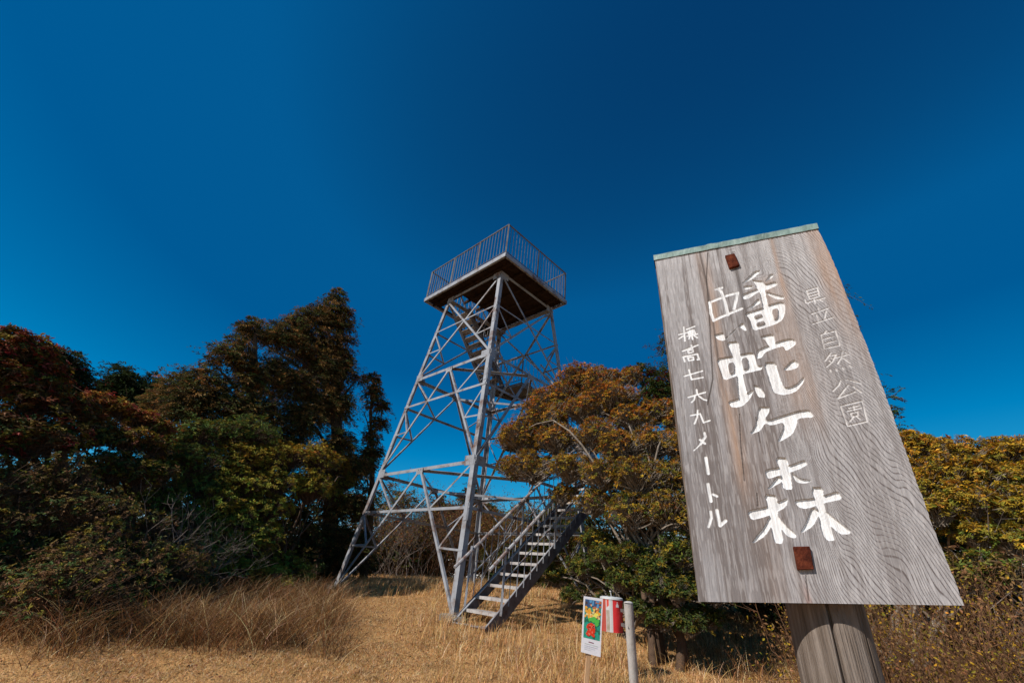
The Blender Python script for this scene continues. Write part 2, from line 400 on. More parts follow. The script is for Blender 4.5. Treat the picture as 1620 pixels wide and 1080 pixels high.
N = np.array([.44, 12.5]); l2 = [N, N - s_ * 1.15, N - s_ * 1.15 + e1 * .95, N + e1 * .95]; plate(l2, zl2)
m = MB(); m.poly([(*p, zl2 - .06) for p in l2], [(0, 1, 2, 3)])
# flight two climbs from the first landing along the hidden right-back face
st2 = f1e + e1 * .12; dist2 = np.linalg.norm((N + s_ * 0) - st2) ; n2_ = 15
dv = (N - st2); dv = dv / np.linalg.norm(dv)
flight(*(st2 - 0 * dv), zl1 + (zl2 - zl1) / n2_, dv, n2_ - 1, (zl2 - zl1) / n2_, dist2 / n2_, .72, mats='steel_dark')
railing(N, N - s_ * 1.15, zl2, zl2, 1.0, tower, 1.2, .13)
# flight three climbs along the back-left face to the deck opening
b3 = np.array([-.78, 13.5]); n3_ = 11; r3 = (zd + .1 - zl2) / n3_
flight(*(b3), zl2 + r3, -e1, n3_ - 1, r3, 2.02 / n3_, -.75, mats='steel_dark')
plate([b3 + s_ * .75 + e1 * .02, l2[1] + e1 * .0, l2[2], b3 + e1 * .02], zl2 - .003)

# ------------------------------------------------------------------ carved wooden summit sign
BAZ = .42
bR = np.array([math.cos(BAZ), -math.sin(BAZ), 0.0]); bN = np.array([-math.sin(BAZ), -math.cos(BAZ), 0.0])  # bN faces the viewer
BO = np.array([.65, 1.46, .01])
def onboard(px, py, off=0.0):
    r = ray(px, py); k = ((BO + bN * off) @ bN) / (r @ bN); p = r * k - BO
    return np.array([p @ bR, p[2]])
BT = .055                                       # board thickness
E_left = [(1035, 407), (1049, 498), (1066, 624), (1078, 716), (1105, 951)]
E_right = [(1291, 357), (1313, 400), (1345, 481), (1397.5, 614), (1425, 694), (1468, 811), (1525, 957)]
EL = np.array([onboard(*p) for p in E_left]); ER = np.array([onboard(*p) for p in E_right])
NU, NV = 440, 980
tt = np.linspace(0, 1, NV)                       # 0 = top
def edge(Epts, t):
    y0, y1 = Epts[0, 1], Epts[-1, 1]; yy = y0 + (y1 - y0) * t
    return np.stack([np.interp(-yy, -Epts[:, 1], Epts[:, 0]), yy], -1)
eL, eR = edge(EL, tt), edge(ER, tt)
eR[:, 0] += .0013 * vnoise(tt * 26, tt * 0 + 2) + .0008 * vnoise(tt * 110, tt * 0 + 9); eL[:, 0] += .0012 * vnoise(tt * 40, tt * 0 + 5)
uu = np.linspace(0, 1, NU)
G = eL[:, None, :] * (1 - uu)[None, :, None] + eR[:, None, :] * uu[None, :, None]   # (NV,NU,2)
GU, GV = G[..., 0], G[..., 1]
mask3 = np.zeros(GU.shape); mask = np.zeros(GU.shape); mask2 = np.zeros(GU.shape)
def inpoly(poly, x, y):
    c = np.zeros(x.shape, bool); n = len(poly)
    for i in range(n):
        x0, y0 = poly[i]; x1, y1 = poly[(i + 1) % n]
        if y0 == y1: continue
        c ^= ((y0 > y) != (y1 > y)) & (x < (x1 - x0) * (y - y0) / (y1 - y0) + x0)
    return c
def chaikin(p, closed=True):
    p = np.array(p, float); q = np.roll(p, -1, 0); return np.stack([p * .82 + q * .18, p * .18 + q * .82], 1).reshape(-1, 2)
def blob(poly, O, sc, holes=()):
    def conv(pp): return np.array([onboard(O[0] + a / sc, O[1] + b / sc) for a, b in pp])
    P_ = chaikin(conv(poly)); lo, hi = P_.min(0), P_.max(0)
    sel = (GU >= lo[0]) & (GU <= hi[0]) & (GV >= lo[1]) & (GV <= hi[1])
    r = inpoly(P_, GU[sel], GV[sel]).astype(float)
    for h in holes: r *= ~inpoly(chaikin(conv(h)), GU[sel], GV[sel])
    if holes: hm = mask[sel]; mask[sel] = np.maximum(hm, r)
    else: mask[sel] = np.maximum(mask[sel], r)
def stroke(lines, O, sc, w, target, amp=1.0):
    for ln in lines:
        q = np.array([onboard(O[0] + a / sc, O[1] + b / sc) for a, b in ln])
        px0 = onboard(O[0] + ln[0][0] / sc, O[1] + ln[0][1] / sc); px1 = onboard(O[0] + ln[0][0] / sc + 1, O[1] + ln[0][1] / sc)
        hw = w / sc * np.linalg.norm(px1 - px0) / 2
        for i in range(len(q) - 1):
            a, b = q[i], q[i + 1]; lo = np.minimum(a, b) - hw * 1.6; hi = np.maximum(a, b) + hw * 1.6
            sel = (GU >= lo[0]) & (GU <= hi[0]) & (GV >= lo[1]) & (GV <= hi[1])
            x, y = GU[sel], GV[sel]; d = b - a; k = np.clip(((x - a[0]) * d[0] + (y - a[1]) * d[1]) / (d @ d + 1e-12), 0, 1)
            dist = np.hypot(x - a[0] - d[0] * k, y - a[1] - d[1] * k)
            target[sel] = np.maximum(target[sel], amp * (1 - sstep(hw * .72, hw * 1.25, dist)))
O1, s1 = (1100, 420), 7.2
for p in ([(690, 55), (745, 65), (650, 150), (520, 215), (600, 140)], [(850, 100), (890, 95), (880, 130), (790, 190), (830, 140)],
          [(545, 235), (640, 225), (665, 240), (600, 270), (560, 268)],
          [(645, 160), (700, 170), (760, 175), (800, 215), (910, 180), (948, 212), (800, 285), (700, 262), (690, 215)],
          [(530, 330), (700, 265), (760, 245), (780, 280), (700, 308), (610, 372), (550, 385)],
          [(700, 200), (775, 200), (795, 290), (830, 450), (860, 640), (800, 660), (770, 460), (735, 300)],
          [(720, 370), (750, 420), (640, 482), (570, 502), (650, 450)], [(800, 295), (920, 330), (1020, 355), (1000, 385), (920, 380), (840, 340)],
          [(340, 830), (430, 765), (540, 640), (590, 735), (560, 740), (500, 690), (400, 775), (350, 850)][::-1],
          [(210, 790), (320, 760), (345, 840), (310, 855), (260, 840)]): blob(p, O1, s1)
blob([(560, 545), (740, 490), (850, 445), (970, 410), (1020, 430), (1025, 520), (990, 620), (900, 670), (690, 735), (650, 720), (620, 600)], O1, s1,
     [[(665, 570), (750, 538), (765, 568), (680, 602)], [(690, 650), (785, 620), (795, 655), (700, 685)], [(868, 500), (945, 475), (945, 590), (900, 620)]])
stroke([[(160, 418), (345, 345), (482, 306)], [(165, 415), (178, 540), (208, 625)], [(482, 306), (462, 400), (440, 490)], [(205, 625), (300, 580), (420, 530), (528, 487)], [(250, 262), (290, 290), (335, 400), (372, 560)], [(232, 268), (300, 250)]], O1, s1, 33, mask3, .9)
O2, s2 = (1120, 520), 6.0
for p in ([(180, 130), (290, 115), (305, 230), (325, 400), (380, 640), (330, 720), (290, 640), (275, 400), (225, 230)],
          [(190, 690), (300, 660), (440, 570), (400, 660), (330, 730), (260, 745), (215, 735)], [(430, 530), (490, 550), (540, 610), (540, 650), (480, 645), (445, 580)],
          [(495, 75), (590, 50), (630, 60), (645, 160), (580, 160), (540, 100)],
          [(470, 200), (560, 165), (680, 115), (780, 90), (835, 110), (830, 150), (740, 210), (720, 160), (640, 180), (540, 220), (510, 270), (460, 285)],
          [(530, 320), (640, 315), (680, 450), (720, 550), (760, 560), (840, 530), (915, 450), (910, 500), (850, 580), (780, 615), (700, 625), (620, 600), (580, 480)],
          [(710, 390), (810, 290), (865, 325), (850, 365), (780, 390)],
          [(480, 740), (585, 740), (580, 790), (540, 850), (570, 870), (720, 820), (850, 780), (960, 765), (1015, 835), (850, 845), (845, 900), (800, 1000), (660, 1080), (690, 1010), (720, 940), (715, 880), (600, 915), (540, 890), (500, 960), (395, 1005), (460, 900)]): blob(p, O2, s2)
blob([(80, 285), (250, 255), (400, 225), (440, 235), (465, 350), (520, 348), (510, 385), (440, 400), (280, 440), (150, 490), (120, 400)], O2, s2,
     [[(188, 325), (250, 310), (255, 410), (205, 430)], [(315, 280), (375, 265), (390, 370), (335, 390)]])
O3, s3 = (1160, 620), 4.155
for p in ([(275, 430), (355, 430), (380, 560), (390, 635), (350, 640), (320, 620), (315, 520)], [(210, 510), (300, 495), (380, 480), (470, 445), (490, 475), (420, 510), (300, 545), (225, 570)],
          [(295, 550), (330, 580), (220, 645), (265, 590)], [(380, 525), (440, 570), (520, 580), (470, 600), (415, 590)],
          [(205, 670), (290, 680), (290, 790), (330, 960), (320, 995), (275, 990), (250, 900), (235, 780)], [(92, 780), (220, 755), (300, 720), (360, 695), (350, 750), (290, 785), (200, 820), (120, 840)],
          [(235, 820), (265, 850), (215, 940), (120, 1000), (160, 940), (210, 880)], [(280, 795), (340, 870), (415, 935), (410, 960), (355, 945), (305, 880)],
          [(510, 625), (590, 625), (600, 740), (640, 880), (670, 975), (620, 975), (580, 920), (555, 760)], [(400, 710), (520, 700), (600, 680), (690, 650), (720, 700), (600, 725), (480, 765), (430, 755)],
          [(520, 750), (570, 790), (525, 880), (440, 930), (480, 860)], [(595, 770), (680, 840), (770, 910), (770, 930), (700, 930), (635, 870)]): blob(p, O3, s3)
O4, s4 = (1060, 500), 5.4
stroke([[(75, 155), (135, 140)], [(115, 90), (125, 210)], [(120, 160), (75, 190)], [(140, 110), (210, 85)], [(150, 132), (200, 115), (215, 150)], [(150, 132), (165, 165)], [(168, 120), (177, 150)], [(187, 115), (192, 148)],
        [(145, 168), (230, 150)], [(182, 165), (192, 195)], [(165, 172), (160, 192)], [(205, 165), (232, 182)],
        [(180, 245), (190, 270)], [(105, 297), (235, 245)], [(150, 292), (190, 280), (196, 303), (157, 313), (150, 292)], [(110, 345), (125, 385)], [(110, 345), (232, 320), (247, 368), (232, 368)],
        [(150, 352), (195, 345), (200, 370), (160, 377), (150, 352)], [(120, 510), (275, 465)], [(160, 455), (182, 538), (280, 520)],
        [(225, 625), (230, 660)], [(155, 690), (300, 647)], [(210, 680), (205, 710), (183, 732)], [(245, 680), (285, 708), (310, 715)],
        [(175, 845), (255, 830)], [(235, 800), (230, 860), (208, 915)], [(255, 830), (285, 905), (338, 888)]], O4, s4, 14.5, mask3)
O5, s5 = (1070, 680), 6.0
stroke([[(265, 25), (275, 60), (230, 130)], [(225, 90), (270, 125)], [(325, 770), (332, 830), (305, 915)], [(350, 608), (385, 625)]], O5, s5, 24, mask3)
stroke([[(230, 130), (200, 160), (165, 192)]], O5, s5, 10, mask3)
stroke([[(280, 262), (302, 410)], [(300, 510), (328, 672)], [(385, 758), (415, 905)], [(415, 905), (468, 858)]], O5, s5, 29, mask3)
O6, s6 = (1260, 440), 4.155
thin = [[(65, 80), (135, 60), (150, 115), (85, 135), (65, 80)], [(75, 100), (140, 80)], [(80, 118), (145, 100)], [(55, 135), (60, 160), (185, 128)], [(115, 135), (122, 165)], [(92, 150), (75, 165)], [(150, 140), (170, 150)],
        [(140, 195), (150, 215)], [(95, 235), (210, 195)], [(130, 240), (145, 275)], [(195, 215), (185, 262)], [(105, 300), (240, 255)], [(195, 345), (180, 365)], [(160, 370), (255, 345), (285, 440), (185, 460), (160, 370)],
        [(170, 400), (240, 382)], [(180, 430), (255, 410)], [(225, 490), (190, 540)], [(210, 510), (260, 500), (235, 550), (200, 580)], [(225, 520), (240, 530)], [(215, 540), (228, 550)], [(260, 520), (340, 500)],
        [(300, 480), (295, 520), (270, 560)], [(300, 520), (350, 555)], [(320, 485), (330, 495)], [(220, 600), (226, 612)], [(258, 595), (266, 608)], [(300, 585), (310, 598)], [(345, 570), (362, 585)],
        [(290, 670), (280, 700), (240, 740)], [(330, 665), (420, 690)], [(340, 700), (270, 790)], [(270, 790), (385, 745)], [(370, 710), (425, 750)],
        [(290, 840), (430, 805), (465, 940), (335, 970), (290, 840)], [(345, 852), (410, 835)], [(375, 835), (380, 865)], [(330, 872), (425, 850)], [(355, 887), (400, 875), (405, 900), (362, 908), (355, 887)], [(375, 910), (350, 940)], [(390, 905), (430, 930)]]
stroke(thin, O6, s6, 9.5, mask2)
def blur(a, n=1):
    for _ in range(n):
        b = a.copy(); b[1:-1] = (a[:-2] + 2 * a[1:-1] + a[2:]) / 4; a = b.copy(); a[:, 1:-1] = (b[:, :-2] + 2 * b[:, 1:-1] + b[:, 2:]) / 4
    return a
md3 = blur(mask3, 1); md = blur(mask, 1); md2 = blur(mask2, 1)
# grain field: straight on the left, sweeping diagonal on the right
U0, V0 = GU, GV; Wd = ER[-1, 0] - EL[-1, 0]; ur = (U0 - EL[-1, 0]) / Wd; vr = V0 / 1.38
wr = sstep(.42, .74, ur + .10 * fbm(vr * 5, ur * 2) + .10 * (1 - vr))
wy = vr + .075 * fbm(ur * 4 + 3, vr * 5, 2) + .020 * fbm(ur * 13, vr * 8 + 9, 2) * wr + .016 * vnoise(vr * 24, ur * 5) * np.exp(-((ur - .58) / .10) ** 2) + .010 * vnoise(vr * 20 + ur * 12, ur * 22) * wr + .03 * np.exp(-((ur - .66 + .08 * vnoise(vr * 4, vr * 0)) / .07) ** 2)
wx = ur + .05 * fbm(vr * 4, ur * 3 + 2, 3)
field = wx * 24 + wr * (wy * 66 + (ur - .42) * 40) + (1 - wr) * .9 * fbm(ur * 24, vr * 2.2)
ph = field - np.floor(field)
ridge = np.where(ph < .72, ph / .72, (1 - ph) / .28)          # slow rise, sharp drop
amp = (.00030 + .00210 * wr * (.75 + .35 * vnoise(ur * 4, vr * 5))) * (1 + .4 * vnoise(ur * 13, vr * 9))
fine = .00022 * vnoise(ur * 260, vr * 22) * (1 - .5 * wr)
flat_ = 1 - .6 * sstep(.0, .5, vnoise(ur * 3.3, vr * 3.1 + 7)); H = amp * flat_ * (ridge - .5) + fine + .0006 * fbm(ur * 5, vr * 3)
crk = np.zeros(GU.shape)
stroke([[(1170, 655), (1172, 700), (1178, 760)], [(1120, 400), (1118, 440), (1122, 490), (1128, 600), (1120, 640)], [(1196, 660), (1203, 700)], [(1275, 910), (1280, 950)], [(1198, 780), (1199, 800)]], (0, 0), 1.0, 1.8, crk)
H = H - .0022 * crk - .0068 * sstep(.15, .85, md) - .0022 * md3 * (1 - sstep(.3, .8, md)) - .0028 * md2
# colours (weathered grey-brown cedar, tan streaks, flaking white paint)
def mixc(a, b, k): return a * (1 - k[..., None]) + b * k[..., None]
c_grey = np.array([.262, .246, .247]); c_dark = np.array([.12, .095, .085]); c_tan = np.array([.36, .235, .165]); c_pale = np.array([.51, .487, .48])
col = np.broadcast_to(c_grey, GU.shape + (3,)).copy()
col = mixc(col, c_pale, np.clip(.5 * sstep(.5, 1, vr + .25 * fbm(ur * 3, vr * 3)) + .25 * wr, 0, .8))
col = mixc(col, c_dark, np.clip(.65 * sstep(.05, .45, fbm(ur * 34, vr * 2.5)) * (1 - .55 * wr) + .45 * sstep(.05, .5, fbm(ur * 6 + 40, vr * 5)) * (1 - .8 * wr) + .5 * sstep(.25, .55, fbm(ur * 60 + 9, vr * 3.2)) * (1 - wr), 0, .75))
col = mixc(col, c_dark * .9, np.clip(.95 * sstep(.66, .86, ph) * (.22 + .78 * wr), 0, 1))
col = mixc(col, c_pale * 1.05, .25 * sstep(.2, .6, vnoise(ur * 200, vr * 40)))
def streak(u0, w_, v0, v1, k, wob=.012):
    return k * np.exp(-((ur - u0 - wob * fbm(vr * 4, ur * 0 + u0 * 50, 3)) / w_) ** 2) * sstep(v0 - .15, v0 + .02, vr) * (1 - sstep(v1 - .05, v1, vr))
ub = lambda px, py: (onboard(px, py)[0] - EL[-1, 0]) / Wd
tan_ = streak(ub(1122, 470), .035, .30, 1.2, .75) + streak(ub(1224, 400), .012, .82, 1.2, .6) + streak(ub(1250, 560), .09, .45, .85, .5) + streak(ub(1212, 820), .10, .0, .5, .12)
edge_r = (1 - np.linspace(0, 1, NU)[None, :]) * np.ones((NV, 1))
tan_ = tan_ + .9 * sstep(.13, .02, edge_r + .04 * fbm(vr * 6, ur * 3)) * sstep(.45, .8, vr)
col = mixc(col, c_tan, np.clip(tan_ * (.7 + .6 * fbm(ur * 30, vr * 3)), 0, .9))
col = mixc(col, c_dark * .55, np.clip(streak(ub(1117, 450), .006, .55, 1.2, .7) + streak(ub(1165, 430), .018, .74, .93, .55), 0, .8))
# copper-green wash from the cap and rust under the lower bolt
col = mixc(col, np.array([.24, .10, .06]), np.clip(streak(ub(1274, 930), .012, -.2, .06, .5), 0, .5))
col = mixc(col, c_dark * .6, crk * .8)
flake = sstep(.16, .42, fbm(ur * 70, vr * 70 + 3, 3) * .5 + .5 * vnoise(ur * 160, vr * 22))
pw = np.clip(sstep(.22, .55, np.maximum(md, md3)) * (1 - .5 * flake * (.35 + .65 * sstep(ub(1190, 480) + .02, ub(1190, 480) - .12, ur) * sstep(.72, .80, vr))), 0, 1)
col = mixc(col, np.array([.76, .755, .75]), pw * (1 - .22 * sstep(.1, .6, vnoise(ur * 140, vr * 26 + 3))))
col = mixc(col, np.array([.74, .71, .69]), .72 * md2 * (1 - .6 * flake))
Pf = BO + bR * GU[..., None] + np.array([0, 0, 1.0]) * GV[..., None] + bN * H[..., None]
fi = np.arange(NU * NV).reshape(NV, NU)
fcs = np.stack([fi[:-1, :-1], fi[1:, :-1], fi[1:, 1:], fi[:-1, 1:]], -1).reshape(-1, 4)
ring = np.concatenate([fi[0, :], fi[1:, -1], fi[-1, -2::-1], fi[-2:0:-1, 0]])
vf = Pf.reshape(-1, 3); back = vf[ring] - bN * BT
rb = np.arange(len(ring)) + len(vf); nr = len(ring)
sides = np.stack([ring, np.roll(ring, -1), np.roll(rb, -1), rb], -1)
def_side = np.array([.16, .075, .055])
sign = empty('summit_sign', (1.02, 1.42, gz(1.02, 1.42)))
tag(sign, 'weathered wooden sign board with carved white Japanese lettering on a round wooden post', 'wooden sign')
m_, n_, L_, b_, o_m = mat_new('carved_board_wood'); at_ = n_.new('ShaderNodeAttribute'); at_.attribute_name = 'Col'
tx = n_.new('ShaderNodeTexCoord'); mpp = n_.new('ShaderNodeMapping'); mpp.inputs['Scale'].default_value = (1, 1, .06); L_.new(tx.outputs['Object'], mpp.inputs[0])
nz = n_.new('ShaderNodeTexNoise'); nz.inputs['Scale'].default_value = 420; nz.inputs['Detail'].default_value = 5; L_.new(mpp.outputs[0], nz.inputs['Vector'])
nz2 = n_.new('ShaderNodeTexNoise'); nz2.inputs['Scale'].default_value = 150; nz2.inputs['Detail'].default_value = 8; L_.new(tx.outputs['Object'], nz2.inputs['Vector'])
mr = n_.new('ShaderNodeMapRange'); mr.inputs[1].default_value = .3; mr.inputs[2].default_value = .7; mr.inputs[3].default_value = .80; mr.inputs[4].default_value = 1.18; L_.new(nz.outputs[0], mr.inputs[0])
ml = n_.new('ShaderNodeMix'); ml.data_type = 'RGBA'; ml.blend_type = 'MULTIPLY'; ml.inputs[0].default_value = 1; L_.new(at_.outputs['Color'], ml.inputs[6]); L_.new(mr.outputs[0], ml.inputs[7]); L_.new(ml.outputs[2], b_.inputs['Base Color'])
bp = n_.new('ShaderNodeBump'); bp.inputs['Strength'].default_value = .5; bp.inputs['Distance'].default_value = .0012; ad = n_.new('ShaderNodeMath'); L_.new(nz.outputs[0], ad.inputs[0]); L_.new(nz2.outputs[0], ad.inputs[1])
L_.new(ad.outputs[0], bp.inputs['Height']); L_.new(bp.outputs[0], b_.inputs['Normal']); b_.inputs['Roughness'].default_value = .8; b_.inputs['Specular IOR Level'].default_value = .25
MAT['board'] = m_
vall = np.concatenate([vf, back, [vf.mean(0) - bN * BT]]); call = np.concatenate([col.reshape(-1, 3), np.tile(def_side, (nr + 1, 1))])
# edge colour starts just behind the front arris: duplicate ring for a crisp colour change
rc = np.arange(nr) + len(vall); vall = np.concatenate([vall, vf[ring] - bN * .001]); call = np.concatenate([call, np.tile(def_side, (nr, 1))])
s1_ = np.stack([ring, np.roll(ring, -1), np.roll(rc, -1), rc], -1)[:, ::-1]; s2_ = np.stack([rc, np.roll(rc, -1), np.roll(rb, -1), rb], -1)[:, ::-1]
cen = len(vf) + nr
bk = np.stack([rb, np.full(nr, cen), np.full(nr, cen), np.roll(rb, -1)], -1)
bo = np_mesh('board', vall, np.concatenate([fcs, s1_, s2_]), MAT['board'], sign, call, smooth=False)
mb_ = MB(); cor = [EL[0], ER[0], ER[-1], EL[-1]]; mb_.poly([BO + bR * c[0] + np.array([0, 0, c[1]]) - bN * (BT - .002) for c in cor], [(0, 1, 2, 3)]); mb_.build('back_face', MAT['post'], bo)
# front face smooth shading
sm = np.zeros(len(bo.data.polygons), bool); sm[:len(fcs)] = True; bo.data.polygons.foreach_set('use_smooth', sm)
# copper cap folded over the top edge
def bp3(u, v, o): return BO + bR * u + np.array([0, 0, v]) + bN * o
mcap = MB(); topL, topR = EL[0], ER[0]; nseg = 90
ks = np.linspace(-.004, 1.006, nseg); lo_, hi_ = [], []
prof = [(-.022, .0045), (.006, .006), (.012, .002), (.0125, -BT - .002), (.006, -BT - .006), (-.022, -BT - .005)]
vs = []
for i, k in enumerate(ks):
    c = topL + (topR - topL) * k; j = .0012 * vnoise(k * 40, 1.5) + (.003 if abs(k - .37) < .012 else 0)
    for a, b in prof: vs.append(bp3(c[0], c[1] + a * .95 + j * (1 if a > 0 else .4), b + (.001 * vnoise(k * 60, a * 50) if b > 0 else 0)))
fs = [(i * 6 + q, (i + 1) * 6 + q, (i + 1) * 6 + q + 1, i * 6 + q + 1) for i in range(nseg - 1) for q in range(5)] + [tuple(range(6))[::-1], tuple((nseg - 1) * 6 + q for q in range(6))]
mcap.poly(vs, fs); mcap.build('cap', MAT['copper'], sign)
for quad in ([(1147, 404), (1162, 400.5), (1170, 419), (1154, 424)], [(1255, 864), (1281, 863.5), (1288, 900), (1262, 901)]):
    q = [onboard(*p, off=.012) for p in quad]; mbt = MB()
    ctr = sum(q) / 4
    fr = [BO + bN * .013 + bR * p[0] + np.array([0, 0, p[1]]) for p in q]; bk_ = [f - bN * .03 for f in fr]
    mbt.poly(fr + bk_, [(3, 2, 1, 0), (4, 5, 6, 7), (0, 1, 5, 4), (1, 2, 6, 5), (2, 3, 7, 6), (3, 0, 4, 7)])
    mbt.build('iron_plate', MAT['rust'], sign, bevel=.0015)
# round post with a long drying crack
pc = BO + bR * .343 - bN * (BT + .095); pr_ = .100
nseg, nh = 220, 60; vs = []; zt_, zb_ = 1.05, gz(pc[0], pc[1]) - .3
ang = np.linspace(0, 2 * math.pi, nseg, endpoint=False); dirv = math.atan2(bN[1], bN[0])
for i in range(nh):
    z = zt_ + (zb_ - zt_) * i / (nh - 1); ca = dirv - .10 + .10 * vnoise(z * 3, 4.0) - .05 * z
    for a in ang:
        dlt = (a - ca + math.pi) % (2 * math.pi) - math.pi; dl2 = (a - dirv - .8 + math.pi) % (2 * math.pi) - math.pi
        rr_ = pr_ * (1 + .02 * vnoise(z * 1.5, a * 1.5) + .004 * vnoise(a * 40, z * 1.2)) - .022 * math.exp(-(dlt / .035) ** 2) - .008 * math.exp(-(dl2 / .02) ** 2)
        flat = rr_ * math.cos((a - dirv + math.pi) % (2 * math.pi) - math.pi)
        p = pc + np.array([math.cos(a), math.sin(a), 0]) * rr_
        if z > -.02 and flat > .092: p = p - bN * (flat - .092)
        vs.append((p[0], p[1], z))
q = np.arange(nseg * nh).reshape(nh, nseg); fq = np.stack([q[:-1], np.roll(q, -1, 1)[:-1], np.roll(q, -1, 1)[1:], q[1:]], -1).reshape(-1, 4)
np_mesh('post', np.array(vs), fq, MAT['post'], sign, smooth=True)

# ------------------------------------------------------------------ small poster on a stake
def persp_quad(pxs, d0, az):
    """vertical plane through the first pixel at forward distance d0, facing azimuth az"""
    o = ray(*pxs[0]) * d0; n = np.array([-math.sin(az), -math.cos(az), 0]); out = []
    for p in pxs: r = ray(*p); out.append(r * ((o @ n) / (r @ n)))
    return out, n
qd, qn = persp_quad([(923.9, 942.2), (953.9, 946.7), (950, 1038.9), (919.4, 1030.6)], 4.3, -.12)
ctr = sum(qd) / 4; gp = gz(ctr[0], ctr[1])
poster = empty('poster_sign', (ctr[0], ctr[1], gp)); tag(poster, 'small white bordered colour poster on a pale wooden stake beside the red can', 'poster sign')
def lerp_q(q, a, b, off): return q[0] * (1 - a) * (1 - b) + q[1] * a * (1 - b) + q[2] * a * b + q[3] * (1 - a) * b + qn * off
m = MB(); fr = [lerp_q(qd, *c, .0) for c in ((0, 0), (1, 0), (1, 1), (0, 1))]; bk_ = [p - qn * .008 for p in fr]
m.poly(fr + bk_, [(3, 2, 1, 0), (4, 5, 6, 7), (0, 1, 5, 4), (1, 2, 6, 5), (2, 3, 7, 6), (3, 0, 4, 7)])
pan = m.build('panel', plain('poster_white', (.80, .78, .80), .35, .03), poster)
def patch(name, pts, colr, off, N_=10, par=pan, ell=None):
    m = MB(); m.poly([lerp_q(qd, a, b, off) for a, b in pts], [tuple(range(len(pts)))]); return m.build(name, plain('ink_' + name + str(len(bpy.data.materials)), colr, .45, .25, 60), par)
def ell(cx, cy, rx, ry, n=18, wob=.0): return [(cx + rx * math.cos(t) * (1 + wob * math.sin(3 * t + cx * 9)), cy + ry * math.sin(t) * (1 + wob * math.cos(2 * t + cy * 7))) for t in np.linspace(0, 2 * math.pi, n, endpoint=False)]
patch('picture', [(.07, .05), (.92, .05), (.92, .74), (.07, .74)], (.02, .33, .22), .0012)
patch('picture_patch', [(.07, .05), (.92, .05), (.92, .17), (.07, .2)], (.05, .10, .22), .0020)
prs = np.random.default_rng(21)
ink_v, ink_c = [], []
def ink(colr, items, layer):
    for q, (cx, cy, rx, ry) in enumerate(items):
        pts_e = [(min(.92, max(.07, a)), min(.735, max(.055, b))) for a, b in ell(cx, cy, rx, ry, 16, .22)]
        ink_v.extend(lerp_q(qd, a, b, .0024 + .0004 * layer + .00002 * q) for a, b in pts_e); ink_c.extend([colr] * 16)
rs = lambda n, x0, x1, y0, y1, r: [(prs.uniform(x0, x1), prs.uniform(y0, y1), prs.uniform(.4, 1) * r, prs.uniform(.4, 1) * r * .45) for _ in range(n)]
ink((.03, .16, .10), rs(14, .1, .9, .36, .72, .10), 0)
ink((.10, .06, .05), rs(10, .1, .9, .07, .34, .09), 1)
ink((.55, .17, .07), rs(12, .1, .9, .07, .36, .10), 2)
ink((.12, .33, .55), rs(5, .35, .75, .06, .16, .11), 3)
ink((.88, .40, .05), rs(16, .1, .9, .2, .38, .10), 4)
ink((.85, .66, .30), rs(12, .12, .9, .15, .38, .07), 5)
ink((.92, .80, .15), rs(6, .4, .75, .18, .34, .07), 6)
ink((.10, .50, .08), [(.55, .40, .18, .045), (.72, .45, .10, .05), (.35, .41, .08, .03)] + rs(5, .3, .85, .38, .48, .07), 7)
ink((.74, .05, .02), [(.45, .52, .2, .05), (.38, .56, .17, .05), (.52, .58, .16, .05), (.42, .63, .17, .04), (.3, .67, .12, .03), (.56, .67, .1, .03)], 8)
ink((.86, .20, .12), rs(9, .25, .62, .49, .68, .06), 9)
ink((.25, .01, .01), rs(5, .3, .58, .5, .62, .045), 10)
MAT['ink'] = leaf_material('printed_ink', 0.0, .45)
np_mesh('printed_picture', np.array(ink_v), np.arange(len(ink_v)).reshape(-1, 16), MAT['ink'], pan, np.array(ink_c))
for (a, b, c, d, colr) in ((.35, .79, .62, .805, (.25, .05, .08)), (.15, .835, .85, .842, (.45, .5, .45)), (.15, .87, .85, .876, (.4, .4, .5)), (.15, .90, .7, .905, (.45, .45, .5)), (.15, .93, .5, .934, (.45, .45, .5))):
    patch('caption_line', [(a, b), (c, b + .004), (c, d + .004), (a, d)], colr, .0014)
sp = lerp_q(qd, .42, 1, -.022); s_top = lerp_q(qd, .5, .03, -.022); s_bot = sp + (sp - s_top) * .9; s_bot = s_top + (sp - s_top) * ((gp - .1 - s_top[2]) / (sp[2] - s_top[2]))
m = MB(); m.bar(s_bot, s_top + (s_top - sp) * .03, .045, .024, tuple(qn)); m.build('stake', MAT['stake'], poster, bevel=.002)

